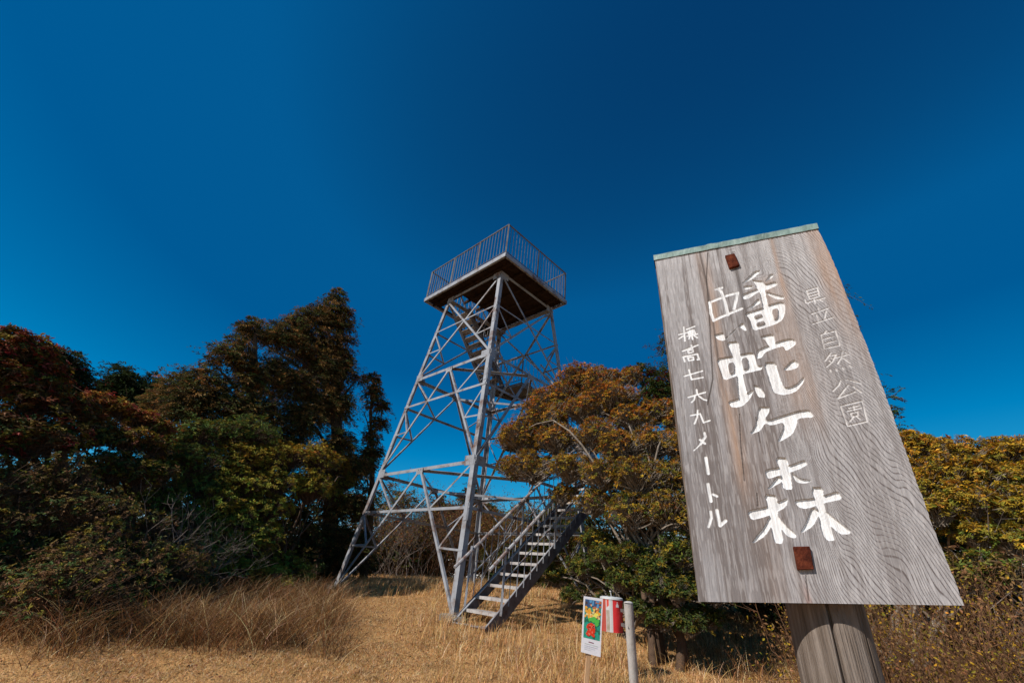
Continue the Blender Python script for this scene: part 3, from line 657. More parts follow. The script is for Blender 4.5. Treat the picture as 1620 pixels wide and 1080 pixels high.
# ------------------------------------------------------------------ red and white can hung on the pipe
def circle_mesh(c, r0, r1, z0, z1, n=40):
    m = MB(); m.tube([(c[0], c[1], z0), (c[0], c[1], z1)], [r0, r1], n); return m
cd = 4.75; ct, cb = ray(970.5, 948) * cd, ray(974, 1000) * cd * 1.0
cx_, cy_ = (ct[0] + cb[0]) / 2, (ct[1] + cb[1]) / 2 + .12; kz = math.hypot(cx_, cy_)
ztop, zbot = at(970, 947, kz)[2], at(974, 999, kz)[2]; cr_ = 17.2 / FPX * (np.array([cx_, cy_, ztop]) @ cF)
can = empty('litter_can', (cx_, cy_, zbot)); tag(can, 'faded red and white striped metal can with pale lid, hung beside the white pipe', 'metal can')
nC = 144; vs = []; cc = []; hz_ = np.linspace(0, 1, 40)
for h in hz_:
    for j in range(nC):
        a = 2 * math.pi * j / nC; rr_ = cr_ * (.93 + .05 * h + .02 * (1 if h > .965 else 0) + (.012 if h < .03 else 0)) + .0015 * vnoise(a * 3, h * 4)
        vs.append((cx_ + math.cos(a) * rr_, cy_ + math.sin(a) * rr_, zbot + (ztop - zbot) * h))
        va = math.atan2(-cy_, -cx_); da = (a - va + math.pi) % (2 * math.pi) - math.pi   # 0 faces the camera, + = right in view
        k = math.sin(da)
        cl = (.62, .028, .03)
        if -.52 < k < .10 + .02 * vnoise(h * 9, 2) and abs(da) < 1.6: cl = (.50, .49, .48)
        if -.46 < k < -.24 and h > .70 + .1 * vnoise(k * 9, 1) and abs(da) < 1.6: cl = (.58, .06, .04)
        if abs(da) < 1.6 and -.50 < k < -.22 and h < .66: q_ = .5 + .5 * fbm(a * 9 + 3, h * 7); cl = (.46 - .24 * q_, .42 - .26 * q_, .38 - .30 * q_)
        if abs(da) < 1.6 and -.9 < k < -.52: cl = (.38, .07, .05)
        if h > .975: cl = (.45, .44, .43)
        cc.append(cl)
q = np.arange(nC * 40).reshape(40, nC); fq = np.stack([q[:-1], np.roll(q, -1, 1)[:-1], np.roll(q, -1, 1)[1:], q[1:]], -1).reshape(-1, 4)
m2, n2, L2, b2, o2 = mat_new('faded_can_paint'); a2 = n2.new('ShaderNodeAttribute'); a2.attribute_name = 'Col'; L2.new(a2.outputs['Color'], b2.inputs['Base Color']); b2.inputs['Roughness'].default_value = .38
cbody = np_mesh('body', np.array(vs), fq, m2, can, np.array(cc), smooth=True)
m = circle_mesh((cx_, cy_), cr_ * .93, cr_ * .93, zbot + .002, zbot + .01); m.build('base', MAT['rust'], can)
lidm = plain('lid_white', (.55, .56, .55), .5, .1)
m = MB(); m.tube([(cx_, cy_, ztop - .004), (cx_, cy_, ztop + .014), (cx_, cy_, ztop + .022), (cx_, cy_, ztop + .026)], [cr_ * 1.04, cr_ * 1.03, cr_ * .86, cr_ * .5], 40); lid = m.build('lid', lidm, can, smooth=False)
dk = plain('lid_hole', (.03, .03, .03), .9, .1)
for j in range(8):
    a = 2 * math.pi * j / 8 + .2; m = MB(); c = np.array([cx_ + math.cos(a) * cr_ * .66, cy_ + math.sin(a) * cr_ * .66, ztop + .0265]); m.tube([c, c + np.array([0, 0, .004])], [cr_ * .11] * 2, 10); m.build('vent_hole', dk, lid)
m = MB(); m.tube([(cx_, cy_, ztop + .025), (cx_ - .01, cy_, ztop + .075)], .006, 8); m.tube([(cx_ - .012, cy_, ztop + .07), (cx_ - .008, cy_, ztop + .082)], .012, 8); m.build('lid_knob', MAT['pole'], lid)
# small white emblem on the can
va = math.atan2(-cy_, -cx_) + .52
def cpt(da, h): a = va + da; return (cx_ + math.cos(a) * cr_ * .997, cy_ + math.sin(a) * cr_ * .997, zbot + (ztop - zbot) * h)
m = MB(); wm = plain('emblem_white', (.7, .62, .6), .5, .05)
for (a, b, h0, h1) in ((-.15, .15, .76, .84), (-.09, .09, .845, .88), (-.035, .035, .885, .93)):
    m.poly([cpt(a, h0), cpt(b, h0), cpt(b * .8, h1), cpt(a * .8, h1)], [(0, 1, 2, 3)])
m.build('emblem', wm, cbody)
# pipe
ptop = ray(994, 953) * 4.35; pz = gz(ptop[0], ptop[1]); pbt = ray(1003, 1080) * 4.2
pipe_d = (pbt - ptop) / (pbt[2] - ptop[2]); pfoot = ptop + pipe_d * (pz - .2 - ptop[2]); pipe_d[1] *= 1
pipe = empty('white_pipe_post', (pfoot[0], pfoot[1], pz)); tag(pipe, 'upright whitish metal pipe post between the red can and the carved sign', 'post')
m = MB(); pts_ = [ptop + (pfoot - ptop) * k for k in np.linspace(0, 1, 8)]; m.tube(pts_, [.046] * 8, 28); m.build('pipe', MAT['pole'], pipe, smooth=False)
m = MB(); m.tube([ptop + np.array([0, 0, -.001]), ptop + np.array([0, 0, .008])], [.047, .043], 28); m.build('end_cap', MAT['pole'], pipe)
m = MB(); mid_ = ptop + (pfoot - ptop) * .08; m.bar(np.array([cx_, cy_, mid_[2]]) + (mid_ - np.array([cx_, cy_, mid_[2]])) * .62, mid_, .03, .03); m.bar(np.array([cx_, cy_, zbot + .1]) + (mid_ - np.array([cx_, cy_, mid_[2]])) * .62, np.array([*mid_[:2], zbot + .1]), .03, .03); m.build('bracket', MAT['steel_dark'], can)

# ------------------------------------------------------------------ vegetation
def unit(v): return v / (np.linalg.norm(v, axis=-1, keepdims=True) + 1e-9)
def frames(d):
    ref = np.where(np.abs(d[:, 2:3]) < .9, np.array([[0, 0, 1.0]]), np.array([[1.0, 0, 0]]))
    x = unit(np.cross(ref, d)); return x, np.cross(d, x)
class Foliage:
    """many small folded leaves as quads with a colour per leaf"""
    def __init__(s): s.v = []; s.c = []
    def leaves(s, P, D, N, L, W, C):
        """P base points, D direction of the leaf, N approx normal, L length, W width, C colour"""
        D = unit(D); X = unit(np.cross(D, N)); Nn = np.cross(X, D); L = np.broadcast_to(np.asarray(L, float), (len(P),))[:, None]; W = np.broadcast_to(np.asarray(W, float), (len(P),))[:, None]
        q = np.stack([P, P + D * L * .45 + X * W * .5 + Nn * L * .05, P + D * L - Nn * L * .10, P + D * L * .45 - X * W * .5 + Nn * L * .05], 1)
        s.v.append(q.reshape(-1, 3)); s.c.append(np.repeat(C, 4, 0))
    def build(s, name, parent, mat='leaf'):
        v = np.concatenate(s.v); c = np.concatenate(s.c); f = np.arange(len(v)).reshape(-1, 4)
        return np_mesh(name, v, f, MAT[mat], parent, np.clip(c, 0, 1))
def rand_dirs(n, up=0.0):
    d = rng.normal(size=(n, 3)); d[:, 2] += up; return unit(d)
def pal(cols, n, jit=.25):
    """cols: list of (rgb, weight)"""
    c = np.array([x[0] for x in cols]); p = np.array([x[1] for x in cols], float); p /= p.sum()
    k = rng.choice(len(c), n, p=p); return c[k] * (1 + jit * rng.normal(size=(n, 1))).clip(.4, 1.8) * (1 + .08 * rng.normal(size=(n, 3)))
class Twigs:
    """thin three-sided branch pieces"""
    def __init__(s): s.v = []; s.f = []; s.n = 0
    def seg(s, A, B, ra, rb):
        A = np.asarray(A, float); B = np.asarray(B, float)
        if not len(A): return
        d = unit(B - A); x, y = frames(d); m = len(A); ra = np.broadcast_to(np.asarray(ra, float), (m,)); rb = np.broadcast_to(np.asarray(rb, float), (m,))
        rings = []
        for P, r in ((A, ra), (B, rb)):
            for j in range(3):
                a = 2 * math.pi * j / 3; rings.append(P + (x * math.cos(a) + y * math.sin(a)) * r[:, None])
        v = np.stack(rings, 1).reshape(-1, 3); b = s.n + np.arange(m) * 6
        for j in range(3):
            k = (j + 1) % 3; s.f.append(np.stack([b + j, b + k, b + 3 + k, b + 3 + j], -1))
        s.v.append(v); s.n += len(v)
    def curve(s, A, B, ra, rb, bend=.12, n=4, sag=0.0):
        """vectorised wandering curves from A to B"""
        A = np.asarray(A, float); B = np.asarray(B, float); m = len(A); L = np.linalg.norm(B - A, axis=1, keepdims=True); prev = A
        off = rng.normal(size=(m, 3)) * bend * L; off2 = rng.normal(size=(m, 3)) * bend * .5 * L
        ra = np.broadcast_to(np.asarray(ra, float), (m,)); rb = np.broadcast_to(np.asarray(rb, float), (m,))
        for i in range(1, n + 1):
            t = i / n; P = A + (B - A) * t + off * math.sin(math.pi * t) + off2 * math.sin(2 * math.pi * t); P[:, 2] -= (sag * L[:, 0] * math.sin(math.pi * t))
            s.seg(prev, P, ra + (rb - ra) * (t - 1 / n), ra + (rb - ra) * t); prev = P
        return prev
    def build(s, name, parent, mat):
        if not s.v: return None
        return np_mesh(name, np.concatenate(s.v), np.concatenate(s.f), MAT[mat], parent)
def EB(px, py, rpx, dist, flat=.75, rz=None, depth=1.0):
    """ellipsoid clump seen at (px,py) with radius rpx, at horizontal distance dist"""
    c = at(px, py, dist); D = c @ cF; r = rpx / FPX * D; return (c, np.array([r, r * depth, r * flat if rz is None else rz]))
def tree_base(cx, cy): return np.array([cx, cy, gz(cx, cy)])
def limbs(m, base, clumps, r0, spread=.18, n=7, fork=.35):
    """tapering limbs from a shared trunk base to every clump"""
    ctr = np.mean([c for c, r in clumps], 0); f = base + (ctr - base) * fork
    f[:2] = base[:2] + (ctr[:2] - base[:2]) * .25
    for c, r in clumps:
        off = rng.normal(size=3) * spread * np.linalg.norm(c - f); pts = []
        for t in np.linspace(0, 1, n):
            p = f * (1 - t) ** 2 + (f * .45 + c * .55 + off) * 2 * t * (1 - t) + (c - np.array([0, 0, r[2] * .35])) * t * t; pts.append(p + rng.normal(size=3) * .015 * (1 if 0 < t < 1 else 0))
        m.tube(pts, list(np.linspace(r0 * .55, r0 * .12, n)), 6, cap=False)
    return f

def rosette_tree(name, label, cat, base, clumps, palf, n_ros=60, leaf=.07, width=.024, per=11, twig=True, group=None, r_trunk=.09, stems=3, bark='bark', droop=.25, updens=.55, fill=.3, fanr=.004, grow=1.0, tbark=None, lift=.3):
    clumps = [(c, r * grow * rng.uniform(.85, 1.15)) for c, r in clumps]
    """umbrella-shaped clumps of whorled leaves on pale twigs (broadleaf evergreen)"""
    root = empty(name, tuple(base)); tag(root, label, cat, group)
    F = Foliage(); T = Twigs(); m = MB(); ml_ = MB()
    area = np.array([r[0] * r[1] + r[0] * r[2] for c, r in clumps]); 
    for (c, r), a in zip(clumps, area):
        n = max(12, int(n_ros * a / area.mean()))
        d = rand_dirs(n, updens); d[:, 2] = np.where(d[:, 2] < -.35, -d[:, 2] * .5, d[:, 2]); d = unit(d)
        rad = 1 - .16 * rng.random((n, 1)) ** 1.5; bump = 1 + .5 * vnoise(d[:, 0] * 3 + c[0] * 5, d[:, 1] * 3 + d[:, 2] * 2 + c[1] * 5)[:, None]
        inner = rng.random(n) < fill; rad[inner] *= rng.uniform(.45, .9, (inner.sum(), 1))
        P = c + d * r * rad * bump
        up = unit(d * .8 + np.array([0, 0, .9]))
        Cb = palf(P, d, n)
        # whorl of leaves
        k = per; PP = np.repeat(P, k, 0); UU = np.repeat(up, k, 0); x, y = frames(UU); an = rng.random(n * k) * 2 * math.pi
        tilt_ = rng.uniform(-droop * 1.2, .75, n * k)
        D = (x * np.cos(an)[:, None] + y * np.sin(an)[:, None]) + UU * tilt_[:, None]
        L = leaf * rng.uniform(.65, 1.2, n * k); CC = np.repeat(Cb, k, 0) * (1 + .22 * rng.normal(size=(n * k, 1))).clip(.5, 1.7)
        F.leaves(PP + rng.normal(size=PP.shape) * leaf * .18, D, UU + rng.normal(size=UU.shape) * .35, L, L * width / leaf, CC)
        if twig:
            hub = c - np.array([0, 0, r[2] * .55]); A = hub + rng.normal(size=(n, 3)) * r * .13; mid = A + (P - A) * .5 + rng.normal(size=(n, 3)) * r * .07
            sel = rng.random(n) < .75
            T.curve(A[sel], mid[sel], fanr * 1.5, fanr, .05, 2); T.curve(mid[sel], P[sel], fanr, fanr * .5, .06, 2)
            sd_ = sel & (rng.random(n) < .5); T.seg(mid[sd_], (P + rng.normal(size=P.shape) * r * .16)[sd_], fanr * .8, fanr * .4)
    k = max(1, stems)
    for i in range(k):
        sub = clumps[i::k]
        if not sub: continue
        ctr = np.mean([c for c, r in sub], 0); b = base + np.array([*rng.normal(size=2) * (.05 + .1 * (k > 1)), -.1]); f = b + (ctr - b) * .36; f[:2] = b[:2] + (ctr[:2] - b[:2]) * .28 + rng.normal(size=2) * .06
        pts = [b, b * .66 + f * .34 + np.array([*rng.normal(size=2) * .05, 0]), b * .3 + f * .7 + np.array([*rng.normal(size=2) * .05, 0]), f]
        m.tube(pts, [r_trunk * 1.5, r_trunk * 1.05, r_trunk * .85, r_trunk * .7], 9)
        for c, r in sub:
            off = rng.normal(size=3) * .16 * np.linalg.norm(c - f); P2_ = []
            for t in np.linspace(0, 1, 9):
                p = f * (1 - t) ** 2 + (f * .55 + c * .45 + off + np.array([0, 0, lift * np.linalg.norm((c - f)[:2])])) * 2 * t * (1 - t) + (c - np.array([0, 0, r[2] * .5])) * t * t; P2_.append(p + (rng.normal(size=3) * .03 * np.linalg.norm(c - f) * .4 if 0 < t < 1 else 0))
            ml_.tube(P2_, list(np.linspace(r_trunk * .5, max(.008, r_trunk * .13), 9)), 7, cap=False)
    m.build('trunk', MAT[tbark or bark], root, smooth=True); ml_.build('limbs', MAT[bark], root, smooth=True)
    F.build('crown', root)
    if twig: T.build('twigs', root, bark)
    return root

def spray_conifer(name, label, cat, base, clumps, cols, n_spray=70, spr=.34, needle=.05, group=None, bark='darkbark', r_trunk=.14, per=26, droop=.45, top=None, wn=.016):
    """dark conifer / evergreen: drooping feathery sprays around irregular clumps"""
    root = empty(name, tuple(base)); tag(root, label, cat, group); F = Foliage(); T = Twigs(); m = MB()
    area = np.array([r[0] * r[1] + r[0] * r[2] for c, r in clumps])
    for (c, r), a in zip(clumps, area):
        n = max(10, int(n_spray * a / area.mean())); d = rand_dirs(n, .15); rad = .35 + .65 * rng.random((n, 1)) ** .5
        P = c + d * r * .74 * rad * (1 + .75 * vnoise(d[:, 0] * 3.3 + c[0] * 3, d[:, 2] * 3.3 + d[:, 1] * 2 + c[2] * 3)[:, None])
        kp = vnoise(P[:, 0] * 1.5 + P[:, 1] * .9 + 11, P[:, 2] * 2.1 + P[:, 1] * .5) > -.28
        if kp.sum() > 5: P, d = P[kp], d[kp]; n = len(P)
        D = unit(d * np.array([1, 1, .35]) + rng.normal(size=(n, 3)) * .3 + np.array([0, 0, .12])); Ls = spr * rng.uniform(.5, 1.25, n) * (r[0] / .7) ** .35 * np.where(rng.random(n) < .16, 1.75, .9)
        Cb = pal(cols, n, .2); k = per; t = rng.random((n, k)) ** .9
        tip = P[:, None] + D[:, None] * (Ls[:, None] * t)[..., None]; tip[..., 2] -= droop * Ls[:, None] * t ** 2
        x, y = frames(D); sd_ = rng.normal(size=(n, k, 1)); wid = (1 - t * .75) * Ls[:, None] * .30
        pos = tip + x[:, None] * sd_ * wid[..., None] * .6 + rng.normal(size=(n, k, 3)) * .12 * wid[..., None]
        nd = D[:, None] * .8 + x[:, None] * np.sign(sd_) * .7 + np.array([0, 0, -.35]) + rng.normal(size=(n, k, 3)) * .35
        Ln = needle * rng.uniform(.6, 1.4, n * k); F.leaves(pos.reshape(-1, 3), nd.reshape(-1, 3), rng.normal(size=(n * k, 3)) * .5 + np.array([0, 0, 1.0]), Ln, Ln * wn / .05, np.repeat(Cb, k, 0) * (1 + .25 * rng.normal(size=(n * k, 1))).clip(.4, 1.8))
        sel = rng.random(n) < .5; tp = P + D * Ls[:, None]; tp[:, 2] -= droop * Ls
        T.seg((c + (P - c) * .3)[sel], P[sel], .010, .006); T.seg(P[sel], tp[sel], .006, .002)
    topc = top if top is not None else max(clumps, key=lambda q: q[0][2])[0]
    pts = [base - np.array([0, 0, .2])] + [base + (topc - base) * t + np.array([*rng.normal(size=2) * .06, 0]) for t in (.2, .4, .6, .8)] + [np.array(topc)]
    m.tube(pts, [r_trunk * 1.2, r_trunk, r_trunk * .85, r_trunk * .6, r_trunk * .35, .015], 9)
    for c, r in clumps:
        zt = base[2] + (c[2] - base[2]) * .82; kk = np.clip((zt - base[2]) / (topc[2] - base[2] + 1e-6), .05, .95); st = base + (topc - base) * kk
        m.tube([st, (st + c) / 2 + np.array([0, 0, .08]), c], [r_trunk * .3, r_trunk * .2, .012], 5, cap=False)
    m.build('trunk', MAT[bark], root, smooth=True); F.build('crown', root); T.build('twigs', root, bark); return root

def bare_bush(name, label, cat, x, y, h, w, n, col='graytwig', group=None, lean=(0, 0), leafcols=None, nleaf=0, leaf=.05, r=.006, base_w=.35, levels=3):
    base = tree_base(x, y); root = empty(name, tuple(base)); tag(root, label, cat, group); T = Twigs()
    A = base + np.stack([rng.normal(size=n) * w * base_w, rng.normal(size=n) * w * base_w, np.full(n, -.05)], 1); A[:, 2] = ground(A[:, 0], A[:, 1]) - .03
    d = unit(np.stack([rng.normal(size=n) * .5 + lean[0], rng.normal(size=n) * .5 + lean[1], np.abs(rng.normal(size=n)) * .3 + 1.0], 1)); L = h * rng.uniform(.55, 1.0, n)
    B = T.curve(A, A + d * L[:, None] * .6, r, r * .7, .08, 3); tips = [B]; lev = B; ld = d; lL = L * .45; lr = r * .7
    for q in range(levels):
        k = 3 if q < 2 else 2; lev2 = np.repeat(lev, k, 0); dd = unit(np.repeat(ld, k, 0) + rng.normal(size=(len(lev2), 3)) * .42); ll = np.repeat(lL, k) * rng.uniform(.5, 1.1, len(lev2))
        e = T.curve(lev2, lev2 + dd * ll[:, None], lr, lr * .6, .10, 2); tips.append(e); lev, ld, lL, lr = e, dd, ll * .62, lr * .62
    T.build('branches', root, col)
    if nleaf:
        tp = np.concatenate(tips); k = rng.integers(0, len(tp), nleaf); F = Foliage(); F.leaves(tp[k] + rng.normal(size=(nleaf, 3)) * .05, rand_dirs(nleaf, -.2), rand_dirs(nleaf, .8), leaf * rng.uniform(.6, 1.2, nleaf), leaf * .5, pal(leafcols, nleaf)); F.build('leaves', root)
    return root
MAT['graytwig'] = noisy('grey_twigs', [(0.3, (.10, .075, .06)), (0.7, (.24, .195, .165))], 3, .85, 0)
MAT['browntwig'] = noisy('brown_twigs', [(0.3, (.075, .038, .02)), (0.7, (.20, .105, .055))], 3, .85, 0)
G_ = lambda *c: np.array(c, float)
ORANGE, RUST, GOLD, OLIVE, GREEN, DKGREEN, RED, BROWN = G_(.56, .22, .03), G_(.38, .11, .022), G_(.58, .34, .03), G_(.25, .19, .025), G_(.13, .18, .03), G_(.05, .075, .02), G_(.30, .04, .035), G_(.16, .085, .035)
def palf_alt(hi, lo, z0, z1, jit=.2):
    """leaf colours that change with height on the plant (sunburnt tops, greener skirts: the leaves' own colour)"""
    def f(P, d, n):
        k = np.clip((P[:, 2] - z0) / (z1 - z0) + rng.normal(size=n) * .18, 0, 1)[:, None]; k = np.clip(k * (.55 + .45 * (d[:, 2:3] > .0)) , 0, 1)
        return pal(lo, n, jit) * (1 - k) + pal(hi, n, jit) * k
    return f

def skirt(cl):
    out = list(cl)
    for c, r in cl:
        if rng.random() < .8: x, y = c[0] + rng.normal() * .25, c[1] + rng.normal() * .2; out.append((np.array([x, y, gz(x, y) + .32]), np.array([.6, .6, .42])))
    return out
# --- big golden tree right of the tower
cl = [EB(*q) for q in [(915, 608, 30, 8.6), (948, 612, 26, 8.4), (885, 640, 32, 8.5), (975, 605, 22, 8.7), (998, 598, 18, 8.9), (970, 640, 34, 8.1), (925, 655, 34, 8.0), (860, 668, 32, 8.2), (830, 700, 30, 8.2), (808, 700, 22, 8.4),
     (880, 700, 34, 7.8), (945, 695, 34, 7.6), (1000, 668, 32, 7.8), (1035, 655, 26, 8.2), (985, 715, 34, 7.3), (1030, 705, 34, 7.6), (1075, 670, 28, 8.2), (1090, 710, 32, 7.8), (845, 745, 30, 7.9), (812, 745, 20, 8.3), (900, 745, 32, 7.5),
     (955, 755, 34, 7.1), (1010, 762, 36, 6.9), (1062, 755, 34, 7.2), (1100, 770, 34, 7.2), (890, 785, 20, 7.9), (940, 800, 26, 7.3), (1000, 815, 30, 6.9), (1055, 815, 34, 6.8), (1100, 830, 36, 6.8), (1150, 790, 40, 7.4), (1170, 720, 36, 7.8), (1140, 850, 36, 7.0)]]
rosette_tree('evergreen_tree', 'broad evergreen tree with rust orange leaf clumps and pale branches right of the tower stairs', 'tree', tree_base(*at(1052, 1010, 6.9)[:2]), cl,
             palf_alt([(ORANGE * .9, 3.6), (RUST, 2.6), (GOLD * .85, 2.2), (OLIVE, 2.2)], [(OLIVE * .9, 3), (GOLD * .7, 2), (GREEN * .8, 2), (BROWN * .8, 1.5)], .9, 3.1), n_ros=540, leaf=.046, width=.017, per=10, r_trunk=.048, stems=5, updens=.9, fill=.10, fanr=.0072, grow=1.08, tbark='darkbark', lift=.75)
cl = [EB(*q) for q in [(960, 880, 24, 7.5), (1000, 880, 26, 7.1), (940, 860, 22, 8.0), (1040, 900, 30, 6.9), (985, 920, 26, 7.3), (920, 900, 24, 8.2), (880, 915, 24, 8.8), (1080, 880, 34, 6.9), (1095, 930, 34, 7.0), (1040, 950, 22, 7.4), (860, 880, 24, 9.3), (905, 945, 20, 8.4), (960, 955, 18, 7.8), (1120, 980, 26, 7.2), (1010, 965, 20, 6.9), (1050, 985, 22, 6.6), (1090, 990, 24, 6.6), (1030, 930, 24, 6.6), (1075, 940, 26, 6.5), (1130, 940, 26, 6.8)]]
rosette_tree('evergreen_shrub', 'dark green leafy shrub filling the space under the rust orange tree', 'shrub', tree_base(*at(1000, 1000, 8.0)[:2]), cl, palf_alt([(GREEN * .7, 3), (GOLD * .6, 2), (OLIVE * .8, 2), (DKGREEN, 3)], [(DKGREEN * .9, 4), (GREEN * .6, 2), (OLIVE * .6, 1)], -.5, 1.0), n_ros=230, leaf=.055, width=.02, per=9, r_trunk=.04, stems=4, updens=.3, fill=.4)
# shrubs behind it
cl = [EB(*q) for q in [(1015, 590, 20, 12), (1050, 600, 26, 12), (1040, 620, 28, 12), (1085, 630, 34, 12), (1010, 640, 24, 12), (1120, 650, 40, 12)]]
spray_conifer('evergreen_tree', 'dark green tree with reddish twigs between the rust orange tree and the carved sign', 'tree', tree_base(*at(1050, 940, 12.3)[:2]), cl, [(DKGREEN, 3), (GREEN * .7, 2), (RED * .5, 1), (BROWN, 1)], n_spray=200, spr=.3, needle=.07)
cl = [EB(*q) for q in [(1240, 380, 10, 14.5), (1215, 430, 36, 14.5), (1095, 520, 24, 14.2), (1065, 500, 9, 14), (1052, 548, 9, 14), (1066, 530, 14, 14), (1120, 560, 60, 14), (1180, 500, 55, 14.2), (1260, 480, 50, 14.2), (1310, 590, 40, 14.2), (1250, 560, 60, 14), (1190, 620, 60, 14), (1300, 650, 56, 14), (1370, 640, 22, 14), (1400, 628, 9, 14), (1392, 660, 16, 14), (1412, 690, 14, 14), (1085, 600, 22, 14)]]
spray_conifer('conifer_tree', 'tall dark conifer mostly hidden behind the carved sign board', 'tree', tree_base(*at(1230, 950, 14.3)[:2]), cl, [(DKGREEN, 4), (GREEN * .6, 1.5), (BROWN * .7, 1)], n_spray=240, spr=.5, needle=.08, r_trunk=.2)
# right-hand layered golden shrubs
cl = [EB(*q) for q in [(1447, 705, 24, 8.3), (1432, 735, 26, 8.1), (1480, 715, 28, 8.3), (1520, 722, 30, 8.5), (1500, 755, 32, 7.9), (1455, 775, 32, 7.7), (1545, 760, 32, 8.0), (1480, 812, 34, 7.5), (1530, 800, 34, 7.6), (1440, 830, 30, 7.5), (1400, 780, 36, 7.9), (1380, 850, 40, 7.7)]]
rosette_tree('evergreen_shrub', 'golden olive layered shrub just right of the carved sign board', 'shrub', tree_base(*at(1450, 1010, 8.3)[:2]), cl, palf_alt([(GOLD, 4), (ORANGE, 2.5), (OLIVE, 2)], [(OLIVE, 3), (GREEN, 2), (GOLD, 1)], .4, 2.6), n_ros=430, leaf=.048, width=.018, per=10, r_trunk=.045, stems=5, updens=.85, fill=.16, grow=1.14, group='golden shrubs right of the sign')
cl = [EB(*q) for q in [(1575, 725, 26, 8.7), (1610, 725, 30, 8.9), (1590, 765, 32, 8.3), (1640, 760, 36, 8.5), (1570, 815, 34, 7.8), (1620, 810, 36, 7.9), (1545, 850, 30, 7.6), (1600, 862, 34, 7.6), (1680, 800, 44, 8.2), (1660, 860, 40, 7.8)]]
rosette_tree('evergreen_shrub', 'golden shrub with bare grey twigs on top at the right edge', 'shrub', tree_base(*at(1600, 1010, 8.6)[:2]), cl, palf_alt([(GOLD, 4), (ORANGE, 1.5), (OLIVE, 3)], [(OLIVE, 3), (GREEN, 2.5), (GOLD, 1)], .4, 2.6), n_ros=430, leaf=.048, width=.018, per=10, r_trunk=.045, stems=5, updens=.85, fill=.16, grow=1.14, group='golden shrubs right of the sign')
p = at(1590, 900, 8.4); bare_bush('bare_bush', 'leafless grey bush threaded through the golden shrub at the right edge', 'bush', p[0], p[1], 2.1, 1.2, 14, lean=(.05, 0), levels=3)
for (px, d, h, w_, n, lb) in ((1500, 5.4, 1.2, 1.2, 120, 'dense brown twiggy bush at the lower right corner behind the sign post'), (1640, 5.0, 1.3, 1.4, 130, 'brown twiggy bush cut off by the right edge of the view')):
    p = at(px, 1000, d); bare_bush('bare_bush', lb, 'bush', p[0], p[1], h, w_, n, 'browntwig', lean=(-.25, .05), levels=3, r=.0045, leafcols=[(BROWN * 1.6, 3), (GOLD * .7, 1), (OLIVE, 1)], nleaf=6500, leaf=.028, group='brown bushes behind the sign post')
cl = [EB(*q) for q in [(1420, 900, 40, 6.9), (1480, 900, 36, 6.7), (1540, 910, 38, 6.6), (1600, 915, 38, 6.4), (1380, 960, 30, 7.2), (1320, 940, 36, 7.8), (1260, 930, 40, 8.2), (1200, 925, 40, 8.6), (1160, 900, 40, 8.4)]]
rosette_tree('evergreen_shrub', 'low dark shrub row behind the sign post', 'shrub', tree_base(*at(1400, 1000, 7.2)[:2]), cl, palf_alt([(OLIVE, 3), (GREEN, 2), (BROWN, 3)], [(DKGREEN, 3), (BROWN, 2)], -.6, .8), n_ros=220, leaf=.06, width=.022, per=9, r_trunk=.05, stems=5, updens=.4, fill=.4)
# gnarled stems under the right-hand shrubs
for (px, py, d, lb) in ((1425, 1015, 5.6, 'gnarled brown stump of twisted stems right of the sign post'), (1300, 960, 6.8, 'cluster of bare leaning stems left of the sign post')):
    b = at(px, py, d); b = tree_base(b[0], b[1]); t_ = empty('tree_stump', tuple(b)); tag(t_, lb, 'stump'); m = MB()
    for i in range(7):
        a = rng.random() * 6.28; o = np.array([math.cos(a), math.sin(a), 0]) * rng.uniform(.03, .16); e = o * rng.uniform(1.5, 4.5) + np.array([rng.normal() * .1 - .15, 0, rng.uniform(.3, .7)])
        m.tube([b + o * 1.4 - np.array([0, 0, .1]), b + o + e * .35 + rng.normal(size=3) * .03, b + o + e * .7 + rng.normal(size=3) * .05, b + o + e], [.075, .055, .04, .02], 8)
    m.build('stems', MAT['darkbark'], t_, smooth=True)

# --- left: big brown-green cedar and its neighbours
CED = [(G_(.18, .105, .034), 3), (G_(.10, .11, .03), 3), (G_(.32, .165, .05), 1.6), (G_(.04, .04, .016), 2.4)]
cl = [EB(*q) for q in [(537, 470, 9, 13), (530, 492, 18, 13), (512, 505, 20, 13), (536, 520, 17, 13), (505, 535, 30, 13), (480, 512, 20, 12.9), (532, 560, 18, 13.1), (470, 555, 34, 12.8), (510, 585, 34, 13), (548, 588, 24, 13), (440, 540, 24, 12.7),
     (400, 530, 18, 12.6), (425, 580, 34, 12.6), (470, 610, 36, 12.7), (520, 640, 36, 12.9), (558, 625, 14, 13), (480, 665, 38, 12.7), (530, 700, 34, 12.8), (440, 700, 36, 12.7), (500, 760, 40, 12.8), (556, 740, 26, 12.9), (550, 800, 34, 12.8), (500, 840, 44, 12.8), (555, 860, 34, 12.9), (536, 463, 6, 13), (528, 474, 8, 13), (548, 492, 8, 13), (545, 512, 9, 13), (550, 540, 10, 13), (558, 572, 11, 13), (565, 600, 10, 13), (500, 488, 9, 13), (482, 494, 8, 12.9), (462, 506, 9, 12.9), (450, 520, 10, 12.8), (432, 516, 8, 12.8), (470, 528, 12, 12.9), (420, 528, 9, 12.7)]]
spray_conifer('cedar_tree', 'tallest dark brown green cedar left of the tower, its pointed top leaning right', 'tree', tree_base(*at(520, 935, 13.2)[:2]), cl, CED, n_spray=260, spr=.40, needle=.065, r_trunk=.2, droop=.55)
